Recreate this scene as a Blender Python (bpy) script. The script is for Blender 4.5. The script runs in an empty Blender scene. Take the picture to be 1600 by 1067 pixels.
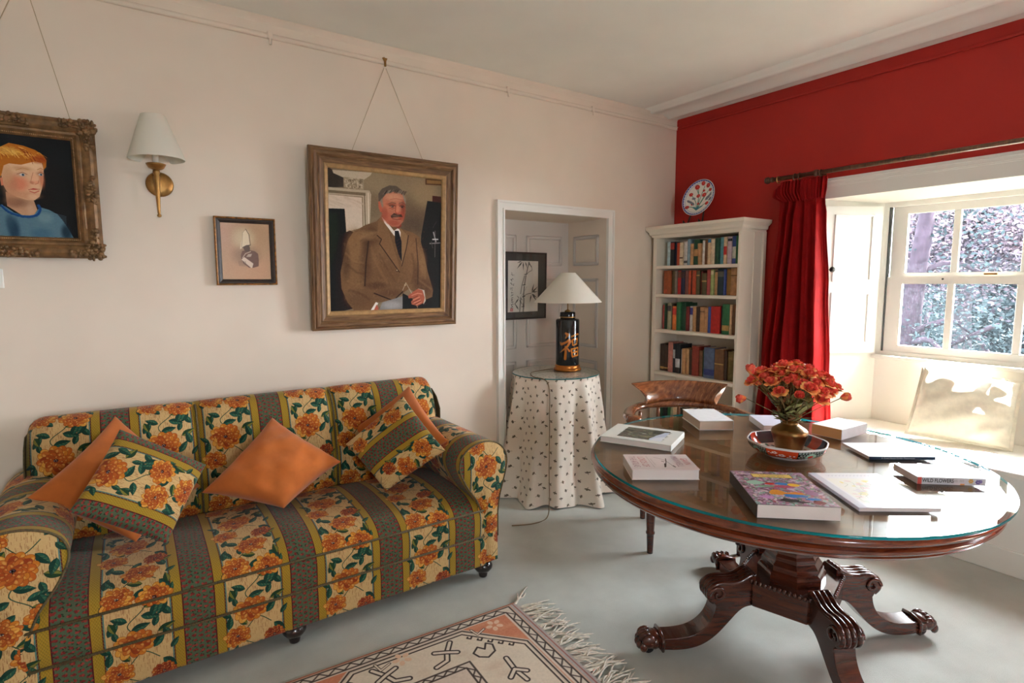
SKY, SUN = 56.0, 230.0
import bpy, bmesh, math, random
import numpy as np
from mathutils import Vector, Matrix
random.seed(7)
C = bpy.context.scene.collection
PI = math.pi
def R(d): return math.radians(d)

# ------------------------------------------------------------------ scene helpers
def link(o, parent=None):
    C.objects.link(o)
    if parent is not None: o.parent = parent
    return o
def mesh_obj(name, verts, faces, mat=None, parent=None, uvs=None, smooth=False, mats=None, fmat=None):
    me = bpy.data.meshes.new(name)
    me.from_pydata([tuple(v) for v in verts], [], faces)
    if uvs is not None:
        ul = me.uv_layers.new(name='UVMap')
        vi = np.empty(len(me.loops), dtype=np.int32); me.loops.foreach_get('vertex_index', vi)
        uv = np.asarray(uvs, dtype=np.float32)
        if len(uv) == len(verts): uv = uv[vi]
        ul.data.foreach_set('uv', uv.ravel())
    for m in (mats or ([mat] if mat else [])): me.materials.append(m)
    if fmat is not None: me.polygons.foreach_set('material_index', fmat)
    if smooth: me.polygons.foreach_set('use_smooth', [True]*len(me.polygons))
    me.update()
    return link(bpy.data.objects.new(name, me), parent)
class MB:
    """collects shapes into one mesh"""
    def __init__(s): s.bm = bmesh.new()
    def box(s, lo, hi, M=None, bevel=0):
        x0,y0,z0 = lo; x1,y1,z1 = hi
        vs = [s.bm.verts.new(Vector(p)) for p in ((x0,y0,z0),(x1,y0,z0),(x1,y1,z0),(x0,y1,z0),(x0,y0,z1),(x1,y0,z1),(x1,y1,z1),(x0,y1,z1))]
        fs = [s.bm.faces.new([vs[i] for i in f]) for f in ((3,2,1,0),(4,5,6,7),(0,1,5,4),(1,2,6,5),(2,3,7,6),(3,0,4,7))]
        if bevel:
            es = list({e for f in fs for e in f.edges})
            r = bmesh.ops.bevel(s.bm, geom=es, offset=bevel, segments=2, affect='EDGES', profile=.5)
            vs = list({v for f in r['faces'] for v in f.verts} | {v for v in vs if v.is_valid})
        if M is not None:
            for v in vs: v.co = M @ v.co
        return s
    def prism(s, pts, d0, d1, axes=(0,1,2), M=None):
        """closed outline pts (a,b) extruded from d0 to d1 ; axes = index of a, b, d"""
        ring = []
        for d in (d0, d1):
            row = []
            for a, b in pts:
                p = [0,0,0]; p[axes[0]] = a; p[axes[1]] = b; p[axes[2]] = d
                p = Vector(p); row.append(s.bm.verts.new(M @ p if M is not None else p))
            ring.append(row)
        n = len(pts)
        for i in range(n): s.bm.faces.new((ring[0][i], ring[0][(i+1)%n], ring[1][(i+1)%n], ring[1][i]))
        s.bm.faces.new(ring[0][::-1]); s.bm.faces.new(ring[1])
        return s
    def tube(s, pts, r, n=8, closed=False, cap=True, M=None, squash=1.0):
        pts = [Vector(p) for p in pts]
        rs = r if isinstance(r, (list, tuple)) else [r]*len(pts)
        rings = []; up = None
        for i, p in enumerate(pts):
            if closed: t = (pts[(i+1)%len(pts)]-pts[i-1])
            else: t = pts[min(i+1, len(pts)-1)]-pts[max(i-1, 0)]
            t = t.normalized() if t.length > 1e-9 else Vector((0,0,1))
            if up is None: up = t.orthogonal().normalized() if abs(t.z) > .9 else (Vector((0,0,1))-t*t.z).normalized()
            up = (up-t*up.dot(t)); up = up.normalized() if up.length > 1e-6 else t.orthogonal().normalized()
            sd = t.cross(up)
            row = []
            for k in range(n):
                a = 2*PI*k/n
                q = p+(sd*math.cos(a)+up*math.sin(a)*squash)*rs[i]
                row.append(s.bm.verts.new(M @ q if M is not None else q))
            rings.append(row)
        m = len(rings)
        for i in range(m if closed else m-1):
            a, b = rings[i], rings[(i+1)%m]
            for k in range(n): s.bm.faces.new((a[k], a[(k+1)%n], b[(k+1)%n], b[k]))
        if cap and not closed:
            s.bm.faces.new(rings[0][::-1]); s.bm.faces.new(rings[-1])
        return s
    def lathe(s, prof, n=32, M=None, cap=True, rfun=None):
        """prof list of (r,z) ; rfun(angle) multiplies the radius"""
        rings = []
        for r, z in prof:
            row = []
            for k in range(n):
                a = 2*PI*k/n; rr = r*(rfun(a) if rfun else 1)
                q = Vector((rr*math.cos(a), rr*math.sin(a), z))
                row.append(s.bm.verts.new(M @ q if M is not None else q))
            rings.append(row)
        for a, b in zip(rings, rings[1:]):
            for k in range(n): s.bm.faces.new((a[k], a[(k+1)%n], b[(k+1)%n], b[k]))
        if cap:
            s.bm.faces.new(rings[0][::-1]); s.bm.faces.new(rings[-1])
        return s
    def ball(s, c, rad, M=None, u=12, v=8):
        rx, ry, rz = rad if isinstance(rad, (list, tuple)) else (rad,)*3
        nv = s.bm.verts.new; nf = s.bm.faces.new; c = Vector(c)
        X = lambda p: M @ (c+p) if M is not None else c+p
        top, bot = nv(X(Vector((0,0,rz)))), nv(X(Vector((0,0,-rz))))
        rows = [[nv(X(Vector((rx*math.sin(PI*j/v)*math.cos(2*PI*i/u), ry*math.sin(PI*j/v)*math.sin(2*PI*i/u), rz*math.cos(PI*j/v))))) for i in range(u)] for j in range(1, v)]
        for i in range(u):
            k = (i+1)%u; nf((top, rows[0][i], rows[0][k])); nf((bot, rows[-1][k], rows[-1][i]))
            for a, b in zip(rows, rows[1:]): nf((a[i], b[i], b[k], a[k]))
        return s
    def build(s, name, mat=None, parent=None, smooth=False, auto=None, uvbox=None):
        me = bpy.data.meshes.new(name)
        bmesh.ops.recalc_face_normals(s.bm, faces=s.bm.faces[:])
        if auto is not None:
            for f in s.bm.faces: f.smooth = True
            for e in s.bm.edges:
                if len(e.link_faces) == 2 and e.calc_face_angle(0) > R(auto): e.smooth = False
        elif smooth:
            for f in s.bm.faces: f.smooth = True
        s.bm.to_mesh(me); s.bm.free()
        if mat: me.materials.append(mat)
        return link(bpy.data.objects.new(name, me), parent)
def grid(name, P, UV, mat=None, parent=None, closeu=False, closev=False, smooth=True, cap=False):
    """P[nu][nv] points, UV[nu][nv] uv ; faces between"""
    nu, nv = len(P), len(P[0])
    V = [p for row in P for p in row]; U = [u for row in UV for u in row]
    F = []
    for i in range(nu if closeu else nu-1):
        for j in range(nv if closev else nv-1):
            a, b = i, (i+1)%nu; c, d = j, (j+1)%nv
            F.append((a*nv+c, b*nv+c, b*nv+d, a*nv+d))
    if cap:
        F.append([j for j in range(nv)][::-1]); F.append([(nu-1)*nv+j for j in range(nv)])
    return mesh_obj(name, V, F, mat, parent, U, smooth)
def tag(o, label, cat, group=None, kind=None):
    o['label'] = label; o['category'] = cat
    if group: o['group'] = group
    if kind: o['kind'] = kind
    return o
def thing(name, label, cat, loc=(0,0,0), rz=0, group=None):
    o = bpy.data.objects.new(name, None); o.empty_display_size = .05
    link(o); o.location = loc; o.rotation_euler = (0,0,rz)
    return tag(o, label, cat, group)
def struct(o):
    o['kind'] = 'structure'; return o
def sub_surf(o, lv=1):
    m = o.modifiers.new('smooth', 'SUBSURF'); m.levels = lv; m.render_levels = lv; return o
def bevel(o, w, seg=2):
    m = o.modifiers.new('soft_edge', 'BEVEL'); m.width = w; m.segments = seg; m.limit_method = 'ANGLE'; m.angle_limit = R(40); return o
def text(name, body, size, M, mat, parent=None, sx=1.0, align='CENTER', bold=0):
    cu = bpy.data.curves.new(name, 'FONT'); cu.body = body; cu.size = size; cu.align_x = align; cu.align_y = 'CENTER'; cu.offset = bold
    t = bpy.data.objects.new(name, cu); C.objects.link(t)
    dg = bpy.context.evaluated_depsgraph_get()
    me = bpy.data.meshes.new_from_object(t.evaluated_get(dg))
    bpy.data.objects.remove(t)
    me.transform(M @ Matrix.Diagonal((sx,1,1,1))); me.materials.clear(); me.materials.append(mat); me.name = name
    return link(bpy.data.objects.new(name, me), parent)
def frame_M(o, x, y, z):
    """matrix from origin and axes"""
    x, y, z = Vector(x).normalized(), Vector(y).normalized(), Vector(z).normalized()
    M = Matrix.Identity(4)
    for i in range(3): M[i][0], M[i][1], M[i][2], M[i][3] = x[i], y[i], z[i], o[i]
    return M

# ------------------------------------------------------------------ materials
def s2l(c):
    c = [v/255 for v in c]
    return tuple(v/12.92 if v <= .04045 else ((v+.055)/1.055)**2.4 for v in c)+(1,)
class NT:
    def __init__(s, name):
        s.m = bpy.data.materials.new(name); s.m.use_nodes = True
        s.t = s.m.node_tree; s.n = s.t.nodes; s.l = s.t.links
        s.b = s.n['Principled BSDF']; s.out = s.n['Material Output']
    def new(s, kind, **kw):
        n = s.n.new(kind)
        for k, v in kw.items():
            if hasattr(n, k): setattr(n, k, v)
            else: n.inputs[k].default_value = v
        return n
    def link(s, a, b): s.l.new(a, b)
    def coord(s, which='Object', scale=(1,1,1), rot=(0,0,0)):
        tc = s.new('ShaderNodeTexCoord'); mp = s.new('ShaderNodeMapping')
        mp.inputs['Scale'].default_value = scale; mp.inputs['Rotation'].default_value = rot
        s.link(tc.outputs[which], mp.inputs['Vector']); return mp.outputs['Vector']
    def noise(s, vec, scale, detail=4, rough=.55, dist=0):
        n = s.new('ShaderNodeTexNoise'); n.inputs['Scale'].default_value = scale; n.inputs['Detail'].default_value = detail
        n.inputs['Roughness'].default_value = rough; n.inputs['Distortion'].default_value = dist
        if vec: s.link(vec, n.inputs['Vector'])
        return n.outputs['Fac']
    def ramp(s, fac, stops):
        r = s.new('ShaderNodeValToRGB'); e = r.color_ramp.elements
        while len(e) < len(stops): e.new(.5)
        for i, (p, c) in enumerate(stops): e[i].position = p; e[i].color = c
        s.link(fac, r.inputs['Fac']); return r.outputs['Color']
    def bump(s, h, strength=.2, dist=.01):
        b = s.new('ShaderNodeBump'); b.inputs['Strength'].default_value = strength; b.inputs['Distance'].default_value = dist
        s.link(h, b.inputs['Height']); s.link(b.outputs['Normal'], s.b.inputs['Normal']); return b
    def set(s, col=None, rough=.5, metal=0, spec=None, coat=0, sheen=0):
        if col is not None: s.b.inputs['Base Color'].default_value = s2l(col)
        s.b.inputs['Roughness'].default_value = rough; s.b.inputs['Metallic'].default_value = metal
        if spec is not None: s.b.inputs['Specular IOR Level'].default_value = spec
        s.b.inputs['Coat Weight'].default_value = coat
        s.b.inputs['Sheen Weight'].default_value = sheen
        return s
def front_only(t, fr, mx):
    g = t.new('ShaderNodeNewGeometry'); m = t.new('ShaderNodeMath', operation='SUBTRACT'); m.inputs[0].default_value = 1; t.link(g.outputs['Backfacing'], m.inputs[1])
    k = t.new('ShaderNodeMath', operation='MULTIPLY'); t.link(fr.outputs[0], k.inputs[0]); t.link(m.outputs[0], k.inputs[1]); t.link(k.outputs[0], mx.inputs[0])
def plain(name, col, rough=.5, metal=0, var=.06, scale=30, bump=0, spec=None, coat=0, sheen=0, bscale=None, bdist=.002):
    t = NT(name).set(col, rough, metal, spec, coat, sheen)
    v = t.coord()
    f = t.noise(v, scale)
    d = tuple(max(0, c*(1-var)) for c in col); u = tuple(min(255, c*(1+var)) for c in col)
    t.link(t.ramp(f, [(.3, s2l(d)), (.7, s2l(u))]), t.b.inputs['Base Color'])
    if bump: t.bump(t.noise(v, bscale or scale*4), bump, bdist)
    return t.m
def wood(name, dark, mid, light, scale=8, stretch=(1,1,12), rough=.3, coat=0, bump=.05, which='Object'):
    t = NT(name).set(None, rough, coat=coat)
    v = t.coord(which, stretch)
    f = t.noise(v, scale, 6, .6, 1.2)
    t.link(t.ramp(f, [(.28, s2l(dark)), (.5, s2l(mid)), (.75, s2l(light))]), t.b.inputs['Base Color'])
    t.bump(f, bump, .003)
    return t.m
def img_mat(name, cv, rough=.6, bump=0, bscale=600, spec=.3, interp='Linear', sheen=0, ext='REPEAT', var=0):
    t = NT(name).set(None, rough, spec=spec, sheen=sheen)
    im = t.new('ShaderNodeTexImage'); im.image = cv.image(name+'_pattern'); im.extension = ext; im.interpolation = interp
    tc = t.new('ShaderNodeTexCoord'); t.link(tc.outputs['UV'], im.inputs['Vector'])
    t.link(im.outputs['Color'], t.b.inputs['Base Color'])
    if bump: t.bump(t.noise(t.coord(), bscale, 2), bump, .001)
    return t.m

# ------------------------------------------------------------------ a small painter for printed and painted surfaces
class Cv:
    def __init__(s, w, h, bg=(255,255,255), wrap=False):
        s.w, s.h, s.wrap = w, h, wrap
        s.a = np.empty((h, w, 3), np.float32); s.a[:] = bg
    def _blend(s, x0, y0, al, col):
        """al: alpha block whose top-left is x0,y0"""
        h, w = al.shape
        if h == 0 or w == 0: return
        col = np.asarray(col, np.float32)
        if s.wrap:
            ys = np.arange(y0, y0+h)%s.h; xs = np.arange(x0, x0+w)%s.w
            ix = np.ix_(ys, xs)
            s.a[ix] = s.a[ix]*(1-al[..., None])+col*al[..., None]
        else:
            a, b = max(0, y0), min(s.h, y0+h); c, d = max(0, x0), min(s.w, x0+w)
            if a >= b or c >= d: return
            k = al[a-y0:b-y0, c-x0:d-x0, None]
            cc = col if col.ndim == 1 else col[a-y0:b-y0, c-x0:d-x0]
            s.a[a:b, c:d] = s.a[a:b, c:d]*(1-k)+cc*k
    def poly(s, pts, col, al=1.0, soft=0):
        P = np.asarray(pts, float)
        m = int(2+soft*2)
        x0, y0 = int(P[:,0].min())-m, int(P[:,1].min())-m; x1, y1 = int(P[:,0].max())+m+1, int(P[:,1].max())+m+1
        if not s.wrap: x0, y0, x1, y1 = max(x0,-1), max(y0,-1), min(x1,s.w+1), min(y1,s.h+1)
        if x1 <= x0 or y1 <= y0: return s
        X, Y = np.meshgrid(np.arange(x0, x1)+.5, np.arange(y0, y1)+.5)
        acc = np.zeros(X.shape, np.float32)
        n = len(P)
        for oy in (-.25, .25):
            for ox in (-.25, .25):
                ins = np.zeros(X.shape, bool); xx, yy = X+ox, Y+oy
                for i in range(n):
                    (ax, ay), (bx, by) = P[i], P[(i+1)%n]
                    if ay == by: continue
                    cnd = (ay > yy) != (by > yy)
                    ins ^= cnd & (xx < (bx-ax)*(yy-ay)/(by-ay)+ax)
                acc += ins
        acc /= 4
        if soft: acc = blur(acc, soft)
        s._blend(x0, y0, acc*al, col); return s
    def ell(s, cx, cy, rx, ry, col, rot=0, al=1.0, soft=None):
        m = max(rx, ry)*(1+(soft or 0))+2
        x0, y0 = int(cx-m), int(cy-m); x1, y1 = int(cx+m)+2, int(cy+m)+2
        X, Y = np.meshgrid(np.arange(x0, x1)+.5-cx, np.arange(y0, y1)+.5-cy)
        c, n = math.cos(rot), math.sin(rot)
        d = np.sqrt(((X*c+Y*n)/max(rx,.1))**2+((-X*n+Y*c)/max(ry,.1))**2)
        if soft: k = np.clip((1+soft-d)/(2*soft), 0, 1); k = k*k*(3-2*k)
        else: k = np.clip((1-d)*min(rx, ry)+.5, 0, 1)
        s._blend(x0, y0, (k*al).astype(np.float32), col); return s
    def line(s, pts, w, col, al=1.0, soft=.5):
        P = np.asarray(pts, float); ws = w if isinstance(w, (list, tuple)) else [w]*len(P)
        m = max(ws)/2+2+soft
        x0, y0 = int(P[:,0].min()-m), int(P[:,1].min()-m); x1, y1 = int(P[:,0].max()+m)+2, int(P[:,1].max()+m)+2
        if not s.wrap: x0, y0, x1, y1 = max(x0,-1), max(y0,-1), min(x1,s.w+1), min(y1,s.h+1)
        if x1 <= x0 or y1 <= y0: return s
        X, Y = np.meshgrid(np.arange(x0, x1)+.5, np.arange(y0, y1)+.5)
        acc = np.zeros(X.shape, np.float32)
        for i in range(len(P)-1):
            a, b = P[i], P[i+1]; d = b-a; L2 = d@d
            t = np.clip(((X-a[0])*d[0]+(Y-a[1])*d[1])/max(L2, 1e-9), 0, 1)
            ds = np.hypot(X-a[0]-t*d[0], Y-a[1]-t*d[1])
            ww = ws[i]+(ws[i+1]-ws[i])*t
            acc = np.maximum(acc, np.clip((ww/2-ds)/(2*soft)+.5, 0, 1))
        s._blend(x0, y0, acc*al, col); return s
    def rect(s, x0, y0, x1, y1, col, al=1.0):
        return s.poly([(x0,y0),(x1,y0),(x1,y1),(x0,y1)], col, al)
    def noise(s, amt, sc=1, seed=0):
        r = np.random.RandomState(seed)
        n = r.rand(max(2, s.h//sc+1), max(2, s.w//sc+1)).astype(np.float32)-.5
        n = np.repeat(np.repeat(n, sc, 0), sc, 1)[:s.h, :s.w]
        if sc > 1: n = blur(n, sc*.6)
        s.a = np.clip(s.a+n[..., None]*amt, 0, 255); return s
    def image(s, name):
        im = bpy.data.images.new(name, s.w, s.h, alpha=False)
        px = np.ones((s.h, s.w, 4), np.float32); px[..., :3] = np.clip(s.a[::-1], 0, 255)/255
        im.pixels.foreach_set(px.ravel()); im.update(); im.pack()
        return im
def blur(a, s):
    k = int(max(1, s*2)); x = np.arange(-k, k+1); g = np.exp(-x*x/(2*s*s)); g /= g.sum()
    p = np.pad(a, k, mode='edge')
    p = sum(g[i]*p[:, i:i+a.shape[1]] for i in range(2*k+1))
    return sum(g[i]*p[i:i+a.shape[0], :] for i in range(2*k+1)).astype(np.float32)
def spline(pts, n=8):
    P = [np.asarray(p, float) for p in pts]; out = []
    for i in range(len(P)-1):
        p0, p1, p2, p3 = P[max(i-1,0)], P[i], P[i+1], P[min(i+2,len(P)-1)]
        for k in range(n):
            t = k/n
            out.append(.5*((2*p1)+(-p0+p2)*t+(2*p0-5*p1+4*p2-p3)*t*t+(-p0+3*p1-3*p2+p3)*t**3))
    out.append(P[-1]); return [tuple(p) for p in out]
def jit(c, a, r=random): 
    d = r.uniform(-a, a); return tuple(max(0, min(255, v+d+r.uniform(-a, a)*.3)) for v in c)
# ------------------------------------------------------------------ printed, woven and painted surfaces
PW, PH = .363, .50          # repeat of the upholstery cloth in metres
def floral_cloth():
    K = 1400; w, h = int(PW*K), int(PH*K)
    rnd = random.Random(3)
    cv = Cv(w, h, (226,188,128), wrap=True)
    x = lambda m: m*K
    # short brown dashes on the cream ground
    for _ in range(760):
        px, py = rnd.uniform(x(.09), x(.275)), rnd.uniform(0, h)
        cv.line([(px, py), (px+rnd.uniform(-1,1), py+rnd.uniform(8,26))], rnd.uniform(1,2), (150,100,60), .75)
    for sgn in (1, -1):
        e = lambda m: x(m) if sgn > 0 else w-x(m)
        def band(a, b, c): p, q = sorted((int(round(e(a))), int(round(e(b))))); cv.a[:, p:q] = c
        band(0, .0475, (84,104,76)); band(.0475, .0515, (88,20,24)); band(.0515, .0805, (178,142,38)); band(.0805, .0845, (92,24,22)); band(.0845, .0885, (92,136,130))
        for k in range(int(h/9)):       # lattice on the gold bands
            yy = k*9.0
            for q in range(4):
                xx = .0535+q*.008+(.004 if k%2 else 0)
                cv.line([(e(xx), yy), (e(xx+.0045), yy+5)], 1.4, (104,92,34), .9); cv.line([(e(xx+.004), yy), (e(xx-.0005), yy+5)], 1.2, (214,182,80), .8)
    for k in range(26):                 # red sprigs on the green band
        for q in range(5):
            px = x(-.040+.02*q); py = (k+(.5 if q%2 else 0))*h/26
            for _ in range(3): cv.ell(px+rnd.uniform(-8,8), py+rnd.uniform(-8,8), 6, 3, (40,62,38), rnd.uniform(0,3))
            for _ in range(5): cv.ell(px+rnd.uniform(-9,9), py+rnd.uniform(-4,4), rnd.uniform(4,7), rnd.uniform(3,5.5), rnd.choice(((150,50,44),(128,40,38),(166,66,56))), rnd.uniform(0,3))
    def leaf(px, py, L, a, wd=.36, tone=0):
        L *= 1.12; c, n = math.cos(a), math.sin(a)
        dark, lit = ((22,66,52),(40,96,76)) if tone == 0 else ((34,70,36),(128,124,44))
        up = [(t*L, wd*L*math.sin(PI*t**.8)*.5) for t in np.linspace(0, 1, 9)]
        dn = [(t*L, -wd*L*math.sin(PI*t**.8)*.5) for t in np.linspace(0, 1, 9)]
        T = lambda P: [(px+u*c-v*n, py+u*n+v*c) for u, v in P]
        cv.poly(T([(u*1.03-1, v*1.14) for u, v in up]+[(u*1.03-1, v*1.14) for u, v in dn[::-1]]), (14,44,34))
        cv.poly(T(up+[(L,0),(0,0)]), dark); cv.poly(T(dn+[(L,0),(0,0)]), lit)
        for t in (.3,.5,.7): cv.line(T([(t*L,0),((t+.12)*L, .3*wd*L)]), 1.3, (16,50,38)); cv.line(T([(t*L,0),((t+.12)*L, -.3*wd*L)]), 1.3, (170,170,90), .8)
        cv.line(T([(0,0),(L,0)]), 1.6, (20,54,40))
    def bloom(px, py, Rr, a0, sq=.85, red=0):
        golds = ((228,150,44),(216,128,36),(238,168,66),(204,104,30)); rusts = ((194,94,30),(180,78,26),(206,112,40),(162,64,26))
        if red: golds, rusts = rusts, ((140,40,24),(120,30,22),(160,60,30))
        for ring, (nn, rad, pr_, pal) in enumerate(((13,.68,.36,golds),(11,.5,.33,golds+rusts),(9,.33,.27,rusts),(6,.18,.2,rusts))):
            for k in range(nn):
                a = a0+2*PI*(k+rnd.uniform(-.25,.25))/nn+ring*.4
                d = rad*Rr*rnd.uniform(.85,1.12)
                cx_, cy_ = px+math.cos(a)*d, py+math.sin(a)*d*sq
                L, W = pr_*Rr*rnd.uniform(.9,1.15), pr_*Rr*.66
                col = rnd.choice(pal)
                cv.ell(cx_, cy_, L+1.5, W+1.5, (138,66,22), a)
                cv.ell(cx_, cy_, L, W, col, a)
                cv.ell(cx_-math.cos(a)*L*.45, cy_-math.sin(a)*L*.45*sq, L*.5, W*.6, rusts[k%len(rusts)], a, .75, .4)
                cv.line([(cx_-math.cos(a)*L*.6, cy_-math.sin(a)*L*.6), (cx_+math.cos(a)*L*.55, cy_+math.sin(a)*L*.55)], 1.4, (136,60,22), .7)
                cv.ell(cx_+math.cos(a+.5)*L*.55, cy_+math.sin(a+.5)*L*.55*sq, L*.3, W*.3, (246,196,104), a, .6, .4)
        cv.ell(px, py, Rr*.13, Rr*.1, (70,34,30)); 
        for k in range(7): cv.ell(px+rnd.uniform(-.1,.1)*Rr, py+rnd.uniform(-.09,.09)*Rr, 2.2, 2.2, rnd.choice(((150,140,160),(60,36,40),(210,190,150))))
    def stem(P, wd=4): cv.line(spline([(x(a), b*h) for a, b in P], 6), wd, (34,72,52))
    stem([(.115,.02),(.15,.10),(.19,.17),(.235,.10)]); stem([(.18,.33),(.15,.42),(.20,.52),(.19,.6)]); stem([(.11,.62),(.14,.72),(.19,.8),(.24,.74)]); stem([(.22,.88),(.18,.95),(.13,1.02)])
    for a, b, L, r, t in ((.10,.22,.036,2.6,0),(.118,.33,.036,1.8,0),(.235,.32,.05,.4,1),(.225,.37,.04,1.3,0),(.15,.45,.045,2.7,0),(.19,.47,.05,-.3,0),(.20,.52,.05,.4,1),(.16,.54,.042,2.4,0),(.245,.08,.05,-.8,0),(.27,.14,.036,.9,0),(.265,.05,.04,-2.0,0),(.128,.71,.04,3.6,0),(.15,.76,.042,1.5,0),(.25,.72,.045,-.9,0),(.27,.78,.034,.5,0),(.10,.90,.042,1.2,0),(.25,.92,.046,.5,1),(.20,.97,.05,-2.2,0),(.09,.55,.034,1.9,0),(.275,.60,.034,1.2,0),(.09,.13,.045,1.4,0),(.095,.38,.05,1.0,0),(.10,.47,.04,-1.2,1),(.27,.24,.05,1.9,0),(.275,.43,.045,2.2,0),(.265,.54,.05,-2.1,0),(.275,.68,.04,1.7,1),(.09,.74,.05,1.3,0),(.095,.82,.045,-1.0,0),(.27,.86,.05,2.0,0),(.15,.13,.045,2.2,1),(.22,.18,.05,.9,0),(.17,.62,.05,.6,0),(.20,.72,.045,2.8,1),(.15,.88,.05,2.5,0),(.16,.38,.05,.2,0),(.22,.45,.045,1.2,0)):
        leaf(x(a), b*h, L*K, r, .42, t)
    bloom(x(.165), .26*h, .062*K, .3); bloom(x(.118), .06*h, .044*K, 1.0, .8); bloom(x(.232), .60*h, .050*K, 2.0); bloom(x(.125), .645*h, .048*K, .7, .9)
    bloom(x(.195), .84*h, .052*K, 1.5, .85); bloom(x(.245), .985*h, .036*K, 1.1, .8, 1)
    cv.noise(16, 2, 5); cv.a *= .86
    return cv
def sprig_cloth():
    cv = Cv(300, 300, (226,214,200), wrap=True); rnd = random.Random(5)
    for i, (px, py) in enumerate(((40,40),(140,60),(240,30),(90,120),(200,130),(285,110),(30,190),(130,200),(230,215),(80,270),(180,280),(275,280))):
        a = rnd.uniform(0, 6.3)
        for k in range(3):
            b = a+k*.9-.9; L = rnd.uniform(9,13)
            cv.ell(px+math.cos(b)*L, py+math.sin(b)*L, 9, 5.5, rnd.choice(((104,92,78),(120,108,90),(110,94,88))), b)
            cv.line([(px,py),(px+math.cos(b)*L*1.2, py+math.sin(b)*L*1.2)], 3, (98,88,72))
        cv.line([(px,py),(px-math.cos(a)*13, py-math.sin(a)*13)], 3, (104,94,76))
    return cv.noise(8, 1, 2)

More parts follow.
